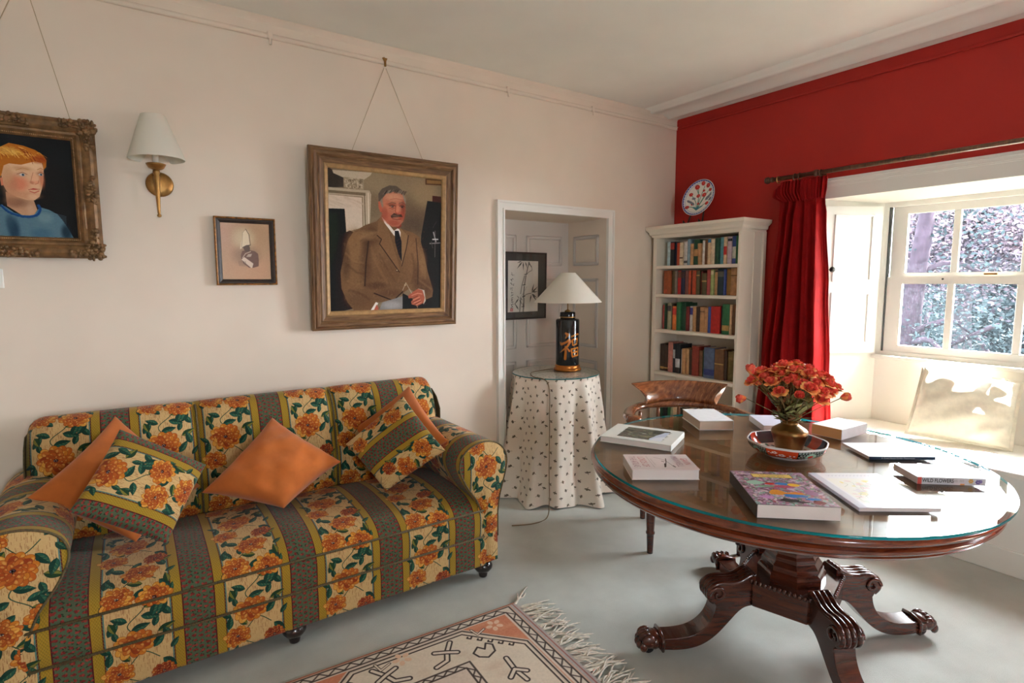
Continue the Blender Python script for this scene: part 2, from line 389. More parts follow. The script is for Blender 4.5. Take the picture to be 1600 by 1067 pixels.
def gentleman_painting():
    W, H = 396, 468
    cv = Cv(W, H, (140,122,98))
    def q(p):
        nx = (p[0]-40-(p[1]-95)*.026)/(717-(p[1]-95)*.026); ny = (p[1]-(95+70*nx))/((1020-22*nx)-(95+70*nx)); return nx*W, ny*H
    Q = lambda *P: [q(p) for p in P]
    def blob(x, y, rx, ry, c, al=.6, rot=0, soft=.6):
        a = q((x,y)); cv.ell(a[0], a[1], rx*.53, ry*.51, c, rot, al, soft)
    for x, y, r, c in ((330,160,110,(160,142,112)),(560,200,140,(150,132,104)),(590,380,120,(112,94,74)),(300,330,80,(132,114,90)),(640,260,90,(158,136,104)),(560,470,90,(98,80,64))): blob(x,y,r,r,c,.8)
    # chimneypiece
    cv.poly(Q((30,85),(70,110),(130,150),(130,215),(30,220)), (70,60,50)); cv.poly(Q((65,108),(300,122),(290,140),(250,168),(140,160),(72,128)), (196,180,156))
    cv.poly(Q((130,150),(250,165),(252,232),(135,218)), (164,148,122)); 
    rnd = random.Random(2)
    for _ in range(70): blob(rnd.uniform(140,245), rnd.uniform(160,222), rnd.uniform(3,9), 4, rnd.choice(((206,190,166),(120,104,82))), .7, rnd.uniform(0,3))
    cv.poly(Q((30,215),(285,235),(296,260),(290,450),(250,470),(245,275),(30,258)), (186,170,146)); cv.poly(Q((30,232),(262,250),(262,268),(30,250)), (128,112,88))
    cv.poly(Q((30,260),(240,280),(245,470),(150,500),(140,355),(30,350)), (210,192,172)); cv.line(Q((255,262),(262,455)), 3, (120,104,82)); cv.line(Q((278,250),(283,450)), 3, (224,210,188))
    for _ in range(26): blob(rnd.uniform(60,235), rnd.uniform(275,340), 22, 5, (196,176,156), .5, .3)
    cv.poly(Q((30,350),(138,352),(150,520),(120,1030),(30,1030)), (30,36,26)); cv.poly(Q((30,380),(100,370),(110,560),(60,760),(30,760)), (40,54,34), .8, 6)
    # dark cabinet and frames at right
    cv.poly(Q((645,155),(770,165),(770,200),(645,195)), (98,66,36)); cv.poly(Q((655,165),(770,172),(770,192),(655,187)), (150,116,70)); cv.poly(Q((695,265),(770,272),(770,310),(695,302)), (88,44,26))
    cv.poly(Q((660,298),(770,310),(770,1030),(600,1030),(620,520)), (38,22,20)); cv.poly(Q((668,310),(765,318),(765,480),(640,520)), (30,26,34), .8, 4)
    for a, b, ww, c in (((705,500),(722,560),5,(170,170,170)),((680,572),(752,568),4,(150,148,146)),((716,490),(716,660),2,(130,126,124)),((700,545),(735,545),5,(206,206,204)),((690,560),(700,600),3,(90,86,86)),((725,430),(700,470),3,(70,64,66))): cv.line(Q(a,b), ww, c, .9)
    # chair back and tweed jacket
    cv.poly(Q((110,520),(170,490),(230,520),(200,1000),(90,1030),(90,700)), (48,24,18))
    jac = [(190,500),(260,455),(330,430),(362,395),(470,470),(560,500),(610,530),(640,640),(668,760),(705,880),(700,925),(650,945),(600,900),(540,870),(500,900),(440,945),(380,960),(345,960),(320,1015),(200,1015),(160,960),(125,870),(118,760),(140,640),(160,550)]
    cv.poly(Q(*jac), (128,96,66))
    for x, y, rx, ry, c, al in ((200,600,60,110,(150,116,80),.8),(190,820,60,120,(140,106,72),.8),(300,560,50,90,(92,64,44),.8),(270,700,36,140,(92,64,44),.5),(345,640,60,90,(142,108,76),.7),(400,780,90,110,(122,90,62),.8),(560,620,50,110,(148,112,78),.8),(630,700,30,90,(150,116,82),.8),(590,780,26,80,(96,68,48),.5),(420,900,80,26,(100,70,50),.5),(640,860,60,60,(104,74,52),.8),(280,520,60,30,(156,124,88),.7),(330,850,60,24,(84,58,40),.5),(230,940,80,60,(116,86,60),.8),(150,700,25,110,(98,72,50),.7),(540,720,40,80,(134,100,70),.7)): blob(x,y,rx,ry,c,al)
    for _ in range(420):
        i = rnd.uniform(140,680); j = rnd.uniform(480,1000)
        if i < 250+ (j-480)*.0 or (300 < i < 660): blob(i, j, rnd.uniform(6,16), 4, rnd.choice(((160,126,90),(100,72,50),(136,104,72))), .22, rnd.uniform(0,3))
    for P, ww, c in ((((150,640),(200,690),(250,700)),7,(152,118,82)),(((150,700),(210,760),(262,770)),6,(96,68,46)),(((160,820),(215,840),(250,830)),6,(150,116,80)),(((170,880),(230,900),(290,940)),7,(98,70,48)),(((300,600),(330,700),(400,830)),9,(146,112,78)),(((350,640),(400,740),(450,820)),6,(106,76,52)),(((600,600),(640,700),(650,800)),8,(152,118,84)),(((560,640),(575,740),(560,830)),7,(104,74,50)),(((620,820),(660,850),(690,870)),6,(154,120,86)),(((230,540),(290,510),(330,500)),7,(158,124,90))): cv.line(spline(Q(*P),4), ww, c, .45, 3)
    cv.line(Q((282,560),(268,700),(262,850)), 5, (70,48,34), .8); cv.line(Q((585,540),(600,700),(600,840)), 4, (84,58,42), .7); cv.line(Q((320,900),(440,950),(500,890)), 4, (60,40,28), .9)
    cv.poly(Q((340,430),(362,395),(400,470),(470,700),(480,760),(430,690),(350,575),(362,545),(335,520)), (140,106,74)); cv.line(Q((335,520),(362,545),(350,575),(430,690),(478,760)), 3, (70,48,34)); cv.poly(Q((478,470),(530,520),(520,600),(490,720),(482,600)), (150,116,82)); cv.line(Q((535,520),(522,600),(492,720)), 3, (80,56,40))
    cv.poly(Q((362,400),(400,440),(440,490),(470,470),(484,500),(482,545),(440,520),(425,500),(380,440)), (222,214,206)); cv.poly(Q((445,490),(470,490),(490,560),(492,690),(470,640),(448,560)), (34,30,44))
    for k in range(6): cv.line(Q((450+k*5,560+k*20),(482,540+k*22)), 2, (96,44,48), .7)
    # hands, cuff, trousers
    cv.poly(Q((370,960),(500,920),(500,1010),(350,1015)), (140,136,134)); blob(430,980,60,25,(170,166,164),.8)
    cv.poly(Q((500,900),(560,930),(600,1000),(560,1012),(500,1008)), (34,26,26)); cv.poly(Q((300,1012),(330,958),(345,965),(325,1016)), (226,216,206)); cv.poly(Q((318,1014),(335,975),(348,1000),(340,1016)), (190,100,80))
    cv.poly(Q((600,868),(645,880),(655,950),(640,975),(625,900)), (190,180,166))
    cv.poly(Q((548,905),(600,870),(632,880),(648,930),(640,965),(600,985),(560,975),(556,955),(580,930),(540,935),(535,920)), (178,98,74))
    for P in (((560,915),(600,900),(628,905)),((572,945),(612,925)),((575,965),(618,945)),((590,978),(625,960))): cv.line(Q(*P), 3, (226,150,120), .8)
    for P in (((556,940),(600,918)),((566,960),(612,938)),((580,975),(620,955))): cv.line(Q(*P), 2, (110,48,36), .8)
    cv.line(Q((500,880),(520,830),(560,900)), 2, (190,180,160), .8); blob(462,750,8,8,(80,56,40),1); blob(462,748,5,5,(190,170,140),.9); blob(516,845,6,8,(190,170,140),.8)
    # head
    cv.poly(Q((362,395),(420,450),(470,478),(490,460),(480,420),(380,380)), (150,76,58))
    cv.poly(Q((352,300),(370,255),(430,235),(490,255),(512,300),(514,370),(500,430),(470,462),(430,465),(395,440),(368,395)), (190,120,94))
    cv.poly(Q((340,305),(352,300),(366,330),(368,372),(352,370),(342,340)), (196,106,80))
    for x, y, rx, ry, c, al in ((440,275,60,25,(212,154,122),.8),(400,330,30,30,(206,124,92),.6),(500,360,14,60,(150,76,56),.8),(460,350,16,40,(216,136,104),.8),(395,400,34,34,(196,106,82),.7),(485,395,20,26,(186,84,64),.7),(440,440,40,18,(176,92,70),.8),(380,380,20,40,(164,84,64),.6),(425,322,30,10,(150,84,64),.7),(490,325,22,9,(150,80,62),.7),(462,378,18,9,(206,112,88),.8)): blob(x,y,rx,ry,c,al)
    for P, ww, c in ((((405,318),(425,308),(450,315)),3,(130,96,78)),(((472,314),(492,308),(510,318)),3,(130,96,78)),(((408,330),(428,326),(448,332)),2,(80,50,42)),(((476,333),(492,328),(508,336)),2,(80,50,42)),(((408,345),(430,350),(448,342)),2,(150,80,64)),(((452,330),(448,362),(452,378),(470,380)),2,(140,66,52)),(((430,412),(460,418),(486,414)),2,(120,50,44)),(((415,290),(450,284),(490,292)),2,(180,106,82))): cv.line(Q(*P), ww, c, .85)
    blob(428,336,9,5,(64,56,58),.95); blob(492,338,8,5,(60,52,54),.95); blob(425,334,3,2,(200,190,180),.8)
    cv.poly(Q((418,395),(440,376),(465,386),(488,384),(496,402),(470,402),(440,404),(424,408)), (92,62,50)); blob(450,394,26,6,(140,112,94),.6)
    cv.poly(Q((342,300),(340,255),(362,222),(410,200),(455,205),(495,235),(512,285),(490,252),(440,240),(390,252),(368,280),(362,310),(352,302)), (104,92,80))
    for k in range(46): a = rnd.uniform(345,505); cv.line(Q((a, 245-abs(a-430)*-.2),(a+14, 225-abs(a-430)*-.2)), 2, rnd.choice(((150,138,122),(60,48,42),(110,94,80))), .7)
    cv.poly(Q((492,240),(515,285),(516,320),(505,300)), (150,138,122)); cv.poly(Q((350,300),(364,280),(372,330),(364,345)), (150,134,116), .9)
    g_ = cv.a.mean(2, keepdims=True); cv.a = np.clip((g_+(cv.a-g_)*.84-112)*1.15+94, 8, 250)
    return cv.noise(14, 2, 4)

def boy_painting():
    W, H = 430, 448
    cv = Cv(W, H, (24,30,32))
    def q(p):
        xr = 540+57*(p[1]-195)/720; X = (p[0]-xr)/955*W+W; nx = X/W
        yt = 60+135*(p[0]+400)/940; yb = 893+20*(p[0]+400)/1000
        return X, (p[1]-yt)/(yb-yt)*H
    Q = lambda *P: [q(p) for p in P]
    def blob(x, y, rx, ry, c, al=.6, rot=0, soft=.6):
        a = q((x,y)); cv.ell(a[0], a[1], rx*.45, ry*.56, c, rot, al, soft)
    for x, y, r, c in ((450,320,200,(34,42,44)),(420,560,160,(40,30,26)),(100,170,160,(22,46,50)),(-250,400,260,(28,38,40)),(520,700,120,(28,30,32))): blob(x,y,r,r,c,.8)
    # jersey
    cv.poly(Q((-330,915),(-250,760),(-120,690),(20,670),(120,740),(220,760),(290,680),(360,700),(430,735),(470,780),(520,850),(560,915)), (104,136,150))
    rnd = random.Random(6)
    for k in range(24):
        y = 690+k*10
        cv.line(Q((-320+k*2,y+30),(-100,y+8),(120,y+34),(300,y+20),(400,y+34),(500,y+60)), 1.6, (48,78,100), .85)
        cv.line(Q((-320+k*2,y+34),(-100,y+12),(120,y+38),(300,y+24),(400,y+38),(500,y+64)), 1.4, (160,182,186), .6)
    for x, y, rx, ry, c, al in ((90,860,40,90,(40,66,88),.8),(60,800,30,60,(60,88,106),.7),(300,880,80,40,(70,104,130),.5),(500,870,40,60,(38,58,72),.8),(330,760,60,40,(150,174,176),.4),(-200,860,100,80,(60,90,110),.6)): blob(x,y,rx,ry,c,al)
    cv.poly(Q((440,740),(470,780),(520,850),(575,930),(640,930),(560,780)), (24,26,28), .0)
    # neck and collar
    cv.poly(Q((30,560),(240,620),(270,700),(240,745),(150,740),(40,670)), (196,158,130)); blob(100,640,90,40,(140,104,84),.7); blob(220,700,30,40,(210,176,150),.6)
    cv.line(spline(Q((0,668),(60,720),(170,752),(260,742),(290,700),(280,668)), 5), 11, (36,84,134)); cv.line(spline(Q((0,660),(60,712),(170,744),(255,734),(282,696)), 5), 2, (90,140,180), .8)
    # face
    cv.poly(Q((0,420),(20,350),(90,330),(250,330),(310,340),(325,400),(322,480),(310,540),(290,600),(250,628),(190,625),(110,600),(40,560),(10,500)), (222,184,152))
    for x, y, rx, ry, c, al in ((120,500,80,60,(214,130,104),.75),(60,520,60,110,(186,140,112),.6),(230,370,90,30,(234,200,164),.8),(310,470,22,70,(206,130,100),.7),(180,590,110,30,(200,150,120),.7),(240,600,40,20,(228,190,160),.7),(40,430,40,70,(206,164,130),.7),(160,385,70,16,(196,152,120),.6),(250,470,26,50,(230,180,150),.8),(232,494,18,12,(190,120,96),.6),(270,495,20,12,(226,160,130),.7),(150,432,44,20,(200,160,136),.7),(296,432,28,18,(196,150,124),.7)): blob(x,y,rx,ry,c,al)
    cv.poly(Q((-10,455),(8,450),(16,510),(0,515)), (214,140,112))
    for P, ww, c in ((((118,428),(160,414),(195,432)),2.4,(150,108,84)),(((278,428),(300,418),(322,430)),2.2,(150,104,80)),(((110,398),(160,382),(210,396)),3,(190,146,104)),(((275,398),(300,388),(325,400)),3,(184,138,98)),(((240,420),(226,470),(222,492),(240,505)),2,(182,128,102)),(((255,508),(280,500),(284,480)),2,(170,104,84)),(((205,548),(240,540),(262,545),(292,546)),2.2,(140,60,52)),(((215,560),(250,572),(285,558)),4,(190,96,84))): cv.line(Q(*P), ww, c, .8)
    cv.poly(Q((208,546),(240,536),(262,540),(290,546),(250,550)), (184,84,74), .9); blob(158,434,20,10,(200,206,206),.9,0,.3); blob(164,434,10,10,(96,124,142),1,0,.3); blob(164,434,4,5,(30,34,40),1,0,.3); blob(300,436,16,9,(196,200,200),.9,0,.3); blob(304,436,8,9,(92,118,136),1,0,.3); blob(304,436,3,5,(30,34,40),1,0,.3)
    # red-gold hair
    cv.poly(Q((-60,520),(-70,330),(-30,230),(60,190),(170,215),(260,250),(320,290),(348,330),(345,380),(325,400),(315,350),(260,335),(150,358),(60,345),(20,360),(5,420),(-10,460)), (186,120,48))
    for k in range(90):
        a = rnd.uniform(-50,300); t = rnd.random()
        P0 = (a, 205+abs(a-60)*.25+t*60); P1 = (P0[0]+rnd.uniform(20,70), P0[1]+rnd.uniform(10,60))
        cv.line(Q(P0, ((P0[0]+P1[0])/2, (P0[1]+P1[1])/2-8), P1), rnd.uniform(1.5,3.5), rnd.choice(((226,176,84),(240,204,124),(150,78,30),(196,130,52),(130,60,26),(214,156,66))), .75)
    blob(290,320,60,30,(150,66,30),.6); blob(60,250,80,30,(238,200,120),.6)
    cv.a = np.clip((cv.a-112)*1.12+92, 6, 250)
    return cv.noise(10, 2, 8)

def soldier_print():
    cv = Cv(220, 260, (186,150,118))
    for x, y, r, c, al in ((30,30,90,(196,158,138),.7),(150,60,90,(170,136,100),.6),(110,230,120,(192,150,120),.6),(100,70,44,(206,186,152),.9)): cv.ell(x,y,r,r,c,0,al,.7)
    cv.ell(112,150,56,40,(130,104,86),0,.6,.6)
    cv.poly([(84,150),(92,128),(118,122),(150,128),(164,140),(166,170),(164,198),(140,206),(120,206),(96,188),(86,168)], (110,78,66))
    cv.poly([(98,118),(100,100),(122,96),(128,112),(126,128),(108,132)], (92,70,58)); cv.poly([(82,120),(98,40),(112,26),(124,38),(128,96),(112,104),(96,112)], (222,206,178)); cv.line([(112,26),(126,50),(130,98)], 4, (118,98,76)); cv.line([(90,112),(97,44),(112,26)], 2, (160,138,112)); cv.line([(94,112),(112,102),(130,100)], 3, (60,46,40))
    cv.poly([(86,168),(100,156),(140,186),(134,206),(128,206)], (216,196,178)); cv.line([(92,160),(106,140),(130,130)], 4, (190,170,150)); cv.poly([(108,156),(118,142),(136,140),(130,154)], (180,160,144))
    for k in range(6): cv.line([(74+k*6,176),(76+k*6,198)], 2, (120,96,80), .8)
    return cv.noise(12, 2, 3)

def bamboo_print():
    W, H = 250, 330
    cv = Cv(W, H, (212,202,194))
    ink = (54,48,46); g = (110,102,98)
    q = lambda x, y: ((x-100-(890-y)*.02+10)/420*W, (y-185)/705*H)
    Q = lambda *P: [q(*p) for p in P]
    for P, w in ((((300,890),(310,800),(312,700)),9),(((305,690),(320,540)),8),(((322,520),(345,385)),7),(((350,370),(372,270),(392,200)),6),(((250,890),(262,760),(268,690)),6),(((265,640),(285,520),(325,390)),4)):
        cv.line(Q(*P), w, g, .8); cv.line(Q(*[(a+8,b) for a,b in P]), 2.5, ink, .9)
    for a, b in ((318,518),(345,372),(312,680),(300,820)): cv.line(Q((a-16,b),(a+18,b-6)), 5, ink)
    cv.line(spline(Q((350,370),(400,330),(432,310),(425,250)), 4), 3, ink); cv.line(spline(Q((318,670),(360,645),(420,632)), 4), 3, ink); cv.line(spline(Q((265,680),(300,640),(360,540)), 4), 1.6, g)
    for x0, y0, x1, y1 in ((300,195,222,295),(310,200,312,322),(380,195,432,280),(340,195,366,290),(290,190,225,215),(425,630,515,540),(425,640,505,700),(430,640,500,750),(420,650,396,770),(428,625,460,495),(440,620,515,610),(245,700,180,790),(250,700,215,660),(300,760,310,850),(250,720,290,790),(240,860,180,760),(268,700,300,730)):
        a, b = q(x0,y0), q(x1,y1); d = np.subtract(b,a); n = np.array((-d[1],d[0]))*.09
        cv.poly([a, tuple(np.add(a,d*.35)+n), b, tuple(np.add(a,d*.35)-n)], ink, .92)
    rnd = random.Random(4)
    for k, y in enumerate((365,440,500,570,620,655,690,720,750,780,810,835)):
        s = 17 if k < 4 else 9; x = 158-(y-365)*.02
        for _ in range(6): 
            a, b = x+rnd.uniform(-s,s), y+rnd.uniform(-s,s); cv.line(Q((a,b),(a+rnd.uniform(-s,s),b+rnd.uniform(-s*.6,s*.8))), rnd.uniform(1.5,3.4), (34,30,30))
    cv.rect(*q(125,838), *q(162,878), (176,84,84)); cv.line(Q((132,850),(156,866)), 2, (220,180,174)); cv.line(Q((150,846),(138,872)), 2, (220,180,174))
    return cv.noise(6, 2, 1)

def rug_pattern(L, Wd):
    K = 560; cv = Cv(int(L*K), int(Wd*K), (214,196,178)); P = lambda *a: [(x*K, y*K) for x, y in a]
    rnd = random.Random(9)
    ln = (56,42,36); sal = (204,128,94); sal2 = (222,168,132)
    cv.rect(0, 0, L*K, Wd*K, (208,166,140))
    for x0 in (0, L-.03): cv.rect(x0*K, 0, (x0+.03)*K, Wd*K, (176,164,158)); cv.rect((x0+.012)*K, 0, (x0+.017)*K, Wd*K, (150,92,84))
    def guard(x0, y0, x1, y1, w):
        cv.poly(P((x0,y0),(x1,y0),(x1,y1),(x0,y1)), (212,200,184))
        cv.poly(P((x0+w,y0+w),(x1-w,y0+w),(x1-w,y1-w),(x0+w,y1-w)), (216,198,182))
        for o in (.004, w-.004):
            a = P((x0+o,y0+o),(x1-o,y0+o),(x1-o,y1-o),(x0+o,y1-o),(x0+o,y0+o)); cv.line(a, 4.2, ln, .9)
        s = w-.014
        for ax in (0, 1):
            lo, hi = (x0, x1) if ax == 0 else (y0, y1)
            n = int((hi-lo-2*w)/(s*1.1)); st = (hi-lo-2*w)/n
            for side in (0, 1):
                for k in range(n):
                    a = lo+w+k*st; b = a+st
                    c = ((y0 if side == 0 else y1-w) if ax == 0 else (x0 if side == 0 else x1-w))+.008
                    e = c+s
                    seg = ((a,c),(b,e)) if k%2 else ((a,e),(b,c))
                    if ax == 1: seg = tuple((v,u) for u,v in seg)
                    cv.line(P(*seg), 3.6, ln, .85)
    guard(.035, .012, L-.035, Wd-.012, .040)
    cv.poly(P((.085,.058),(L-.085,.058),(L-.085,Wd-.058),(.085,Wd-.058)), sal)
    for _ in range(260): cv.ell(rnd.uniform(.09,L-.09)*K, rnd.uniform(.06,Wd-.06)*K, rnd.uniform(8,34), rnd.uniform(6,20), rnd.choice((sal2,(196,128,96),(214,156,120))), 0, .3, .6)
    n = 2; step = (L-.16)/n
    for m in range(n):
        f = lambda u, v: (.08+m*step+u*step, v)
        h = [f(.02,.26),f(.24,.066),f(.52 if 0 else .76,.066),f(.98,.26),f(.98,Wd-.26),f(.76,Wd-.066),f(.24,Wd-.066),f(.02,Wd-.26)]
        hp = P(*h); cv.poly(hp, (222,208,188)); cv.line(hp+[hp[0]], 11, (206,190,172)); cv.line(hp+[hp[0]], 3.8, ln); 
        c = np.mean(hp, axis=0); h2 = [tuple(c+(np.array(p)-c)*.955) for p in hp]; cv.line(h2+[h2[0]], 3.8, ln)
        for _ in range(90): 
            u, v = rnd.uniform(.12,.88), rnd.uniform(.16,Wd-.16); a = P(f(u,v))[0]; cv.ell(a[0], a[1], rnd.uniform(8,24), rnd.uniform(6,16), rnd.choice(((206,182,160),(230,216,196),(212,190,166))), 0, .4, .6)
        for i in (0, 2, 4, 6):                                         # hooks along the sloping edges
            a, b = np.array(h2[i]), np.array(h2[(i+1)%8]); d = (b-a)/6; nn = np.array((-d[1], d[0]))*.42
            if (c-a)@nn < 0: nn = -nn
            for k in range(1, 6): s = a+d*k; cv.line([s, s+nn, s+nn+d*.35, s+nn*.6+d*.35], 4, ln)
        ix0, ix1, iy0, iy1 = .30, .70, .245, Wd-.245
        q0, q1 = f(ix0,iy0), f(ix1,iy1)
        cv.poly(P((q0[0],q0[1]),(q1[0],q0[1]),(q1[0],q1[1]),(q0[0],q1[1])), (216,190,176)); guard(q0[0], q0[1], q1[0], q1[1], .034)
        mx, my = (q0[0]+q1[0])/2, (q0[1]+q1[1])/2
        for k in range(4):
            for (u, v) in ((.06,0),(0,.07),(-.06,0),(0,-.07)): cv.ell((mx+u*1.2)*K, (my+v*1.2)*K, 16, 16, (206,132,108)); 
        cv.ell(mx*K, my*K, 18, 18, (232,220,204)); cv.line(P((mx-.09,my),(mx+.09,my)), 3, ln); cv.line(P((mx,my-.1),(mx,my+.1)), 3, ln)
        def motif(pts, w=5): cv.line(P(*pts), w+9, ln); cv.line(P(*pts), w+2, (224,210,192))
        for sx in (0, 1):
            for sy in (0, 1):
                g = lambda u, v: ((q0[0]+(-u if sx == 0 else 0) if sx == 0 else q1[0]+u), (q0[1]-v if sy == 0 else q1[1]+v))
                motif([g(-.02,.14),g(-.055,.09),g(-.075,.045),g(-.125,.03)]); motif([g(-.10,.11),g(-.055,.09),g(-.02,.07)]) if 1 else 0
                motif([g(.13,-.2),g(.12,-.13),g(.125,-.06)]); motif([g(.085,-.16),g(.12,-.13),g(.155,-.16)])
                t = [g(.03,.03),g(.06,.055),g(.08,.03),g(.10,.06),g(.12,.04),g(.11,.0),g(.07,-.02),g(.04,.0)]
                cv.poly(P(*t), (222,206,186)); cv.line(P(*(t+[t[0]])), 4.2, ln)
    for x in np.linspace(.16, L-.16, 5):
        for y in (.10, Wd-.10):
            for k in range(5): a = k*2*PI/5; cv.ell((x+math.cos(a)*.024)*K, (y+math.sin(a)*.024)*K, 8, 6, (226,190,160), a)
            cv.line(P((x+.05,y),(x+.09,y+.02),(x+.1,y-.02)), 7, ln); cv.line(P((x+.05,y),(x+.09,y+.02),(x+.1,y-.02)), 4, (222,206,186))
    cv.line(P((0,.004),(L,.004)), 5, (150,96,74)); cv.line(P((0,Wd-.004),(L,Wd-.004)), 5, (150,96,74))
    return cv.noise(18, 2, 6)

def plate_pattern():
    N = 256; cv = Cv(N, N, (70,84,150)); c = N/2
    cv.ell(c,c,127,127,(84,92,156)); cv.ell(c,c,120,120,(206,208,216)); 
    for k in range(40): a = k*2*PI/40; cv.ell(c+math.cos(a)*120, c+math.sin(a)*120, 6, 3.4, (64,70,140), a+PI/2)
    cv.ell(c,c,108,108,(120,150,170)); cv.ell(c,c,106,106,(226,222,216))
    gr = (60,120,100); Z = lambda p: (128+(p[0]-128)*1.2, 120+(p[1]-128)*1.12)
    for P in (((128,215),(126,150),(108,70)),((128,215),(135,140),(150,60)),((128,215),(110,160),(70,110)),((128,215),(150,150),(190,80)),((128,215),(90,190),(60,190)),((128,215),(170,180),(200,170)),((128,215),(120,120),(88,60)),((128,215),(145,170),(170,120))): cv.line(spline([Z(p) for p in P], 6), 4.4, gr)
    for x, y, r in ((100,62,15),(140,44,13),(176,62,14),(66,106,12),(118,120,12),(158,118,14),(60,190,12),(88,170,9),(190,176,12),(130,172,8),(196,92,10),(150,90,8)):
        x, y = Z((x,y)); r *= 1.25; cv.ell(x,y,r,r*.85,(168,34,34)); cv.ell(x+2,y-2,r*.4,r*.4,(196,70,60))
    for x, y, a in ((60,150,.5),(76,158,.6),(92,168,.7),(200,120,-1),(190,132,-1),(180,142,-1.1),(90,134,.1),(205,150,-.8)): x, y = Z((x,y)); cv.ell(x,y,16,8,(110,110,124),a); cv.ell(x+8,y+6,8,4,(120,120,134),a)
    for x in range(96,170,12): cv.line([(130,214),(x,190)], 5, (50,110,130))
    return cv
def bowl_pattern():
    cv = Cv(1024, 128, (236,232,228), wrap=True); rnd = random.Random(1)
    reds = (206,72,36)
    for k in range(8):
        x0 = k*128
        if k%2 == 0:
            cv.rect(x0, 14, x0+128, 112, reds)
            for fx, fy, r in ((34,40,12),(96,84,13),(64,62,16)):
                for j in range(5): a = j*2*PI/5; cv.ell(x0+fx+math.cos(a)*r*.6, fy+math.sin(a)*r*.6, r*.42, r*.42, (238,224,216))
                cv.ell(x0+fx, fy, r*.3, r*.3, (196,60,60))
            for _ in range(10): cv.ell(x0+rnd.uniform(6,122), rnd.uniform(18,108), 5, 5, (240,232,228))
        else:
            cv.rect(x0, 14, x0+128, 112, (34,44,44))
            for i in range(9):
                for j in range(5): cv.ell(x0+8+i*14+(7 if j%2 else 0), 24+j*20, 5, 7, (190,204,196)); cv.ell(x0+8+i*14+(7 if j%2 else 0), 24+j*20, 2.4, 4, (40,60,56))
            cv.ell(x0+64, 63, 26, 34, (150,190,170)); cv.ell(x0+64, 66, 14, 16, (200,50,50))
    cv.rect(0,0,1024,14,(240,238,236)); cv.rect(0,112,1024,128,(238,236,236))
    return cv
def bowl_inside():
    N = 200; cv = Cv(N, N, (60,64,76)); c = N/2; rnd = random.Random(8)
    for k in range(6):
        a = k*PI/3+.4; cv.poly([(c+math.cos(a-.2)*72, c+math.sin(a-.2)*72),(c+math.cos(a-.2)*100, c+math.sin(a-.2)*100),(c+math.cos(a+.2)*100, c+math.sin(a+.2)*100),(c+math.cos(a+.2)*72, c+math.sin(a+.2)*72)], (190,62,36))
    cv.ell(c,c,74,74,(226,216,206))
    for _ in range(120): a, d = rnd.uniform(0,6.3), rnd.uniform(6,66); cv.ell(c+math.cos(a)*d, c+math.sin(a)*d, rnd.uniform(2,6), rnd.uniform(2,5), rnd.choice(((190,60,50),(90,140,120),(60,70,90),(206,120,90))), a)
    return cv
def mughal_cover():
    W, H = 280, 380; cv = Cv(W, H, (150,120,140)); rnd = random.Random(12)
    for _ in range(900):
        x, y = rnd.uniform(0,W), rnd.uniform(0,H)
        cv.ell(x, y, rnd.uniform(3,16), rnd.uniform(2,8), rnd.choice(((196,150,184),(170,128,160),(120,150,130),(206,190,180),(110,84,90),(184,170,190),(90,110,90),(160,90,100),(214,180,200),(140,180,170))), rnd.uniform(0,3), .8)
    for _ in range(160): x, y = rnd.uniform(0,W), rnd.uniform(0,H); cv.line(spline([(x,y),(x+rnd.uniform(-20,20),y+rnd.uniform(-12,12)),(x+rnd.uniform(-30,30),y+rnd.uniform(-20,20))],4), 1.6, (64,50,56), .8)
    for x, y, rx, ry, c in ((120,150,30,12,(196,50,40)),(160,148,34,16,(60,120,180)),(200,160,24,22,(232,184,60)),(150,180,50,16,(170,80,100)),(110,250,34,34,(214,140,50)),(170,255,40,16,(214,130,50)),(165,280,46,22,(54,116,180)),(215,310,30,14,(50,120,190)),(130,330,40,22,(40,44,50)),(170,345,26,10,(50,50,60)),(60,300,30,20,(190,140,190)),(225,340,26,20,(110,40,44)),(60,140,40,26,(150,190,170)),(90,180,34,14,(120,150,120)),(230,240,26,40,(150,110,140))):
        cv.poly([(x+rx*math.cos(a)*rnd.uniform(.7,1.1), y+ry*math.sin(a)*rnd.uniform(.7,1.1)) for a in np.linspace(0,6.2,11)], c, .95)
    cv.rect(70,30,226,76,(120,90,40)); cv.rect(73,33,223,73,(228,196,110))
    return cv.noise(20,2,3)
def landscape_cover():
    W, H = 300, 240; cv = Cv(W, H, (226,228,222)); rnd = random.Random(4)
    x0, y0, x1, y1 = 62, 34, 250, 206
    cv.rect(x0,y0,x1,y1,(70,72,66))
    for _ in range(420):
        x, y = rnd.uniform(x0+8,x1-8), rnd.uniform(y0+6,y1-6); cv.ell(x,y,rnd.uniform(4,18),rnd.uniform(2,7),rnd.choice(((96,98,90),(54,56,50),(120,116,92),(84,90,70),(60,66,66))),rnd.uniform(-.4,.4),.7,.5)
    cv.poly([(200,206),(196,180),(206,150),(210,120),(222,90),(230,60),(250,50),(250,206)], (196,206,226)); cv.poly([(204,206),(210,170),(224,150),(250,130),(250,206)], (222,228,236)); cv.line([(150,120),(162,112)], 4, (210,206,196))
    return cv
def atlas_cover():
    W, H = 330, 240; cv = Cv(W, H, (226,214,212))
    cv.line(spline([(150,48),(190,90),(206,150),(214,196)],6), 3, (140,128,124)); cv.line([(206,70),(196,120),(176,196)], 4, (60,54,52)); cv.line([(176,196),(170,206),(182,150)], 6, (54,48,48)); cv.line(spline([(214,196),(222,206),(216,180)],4), 4, (90,84,80)); cv.line([(176,110),(184,122)], 6, (90,84,80))
    cv.line([(112,30),(118,210)], 1.6, (150,140,138), .8); cv.line([(126,70),(130,170)], 2, (150,140,138), .6)
    return cv
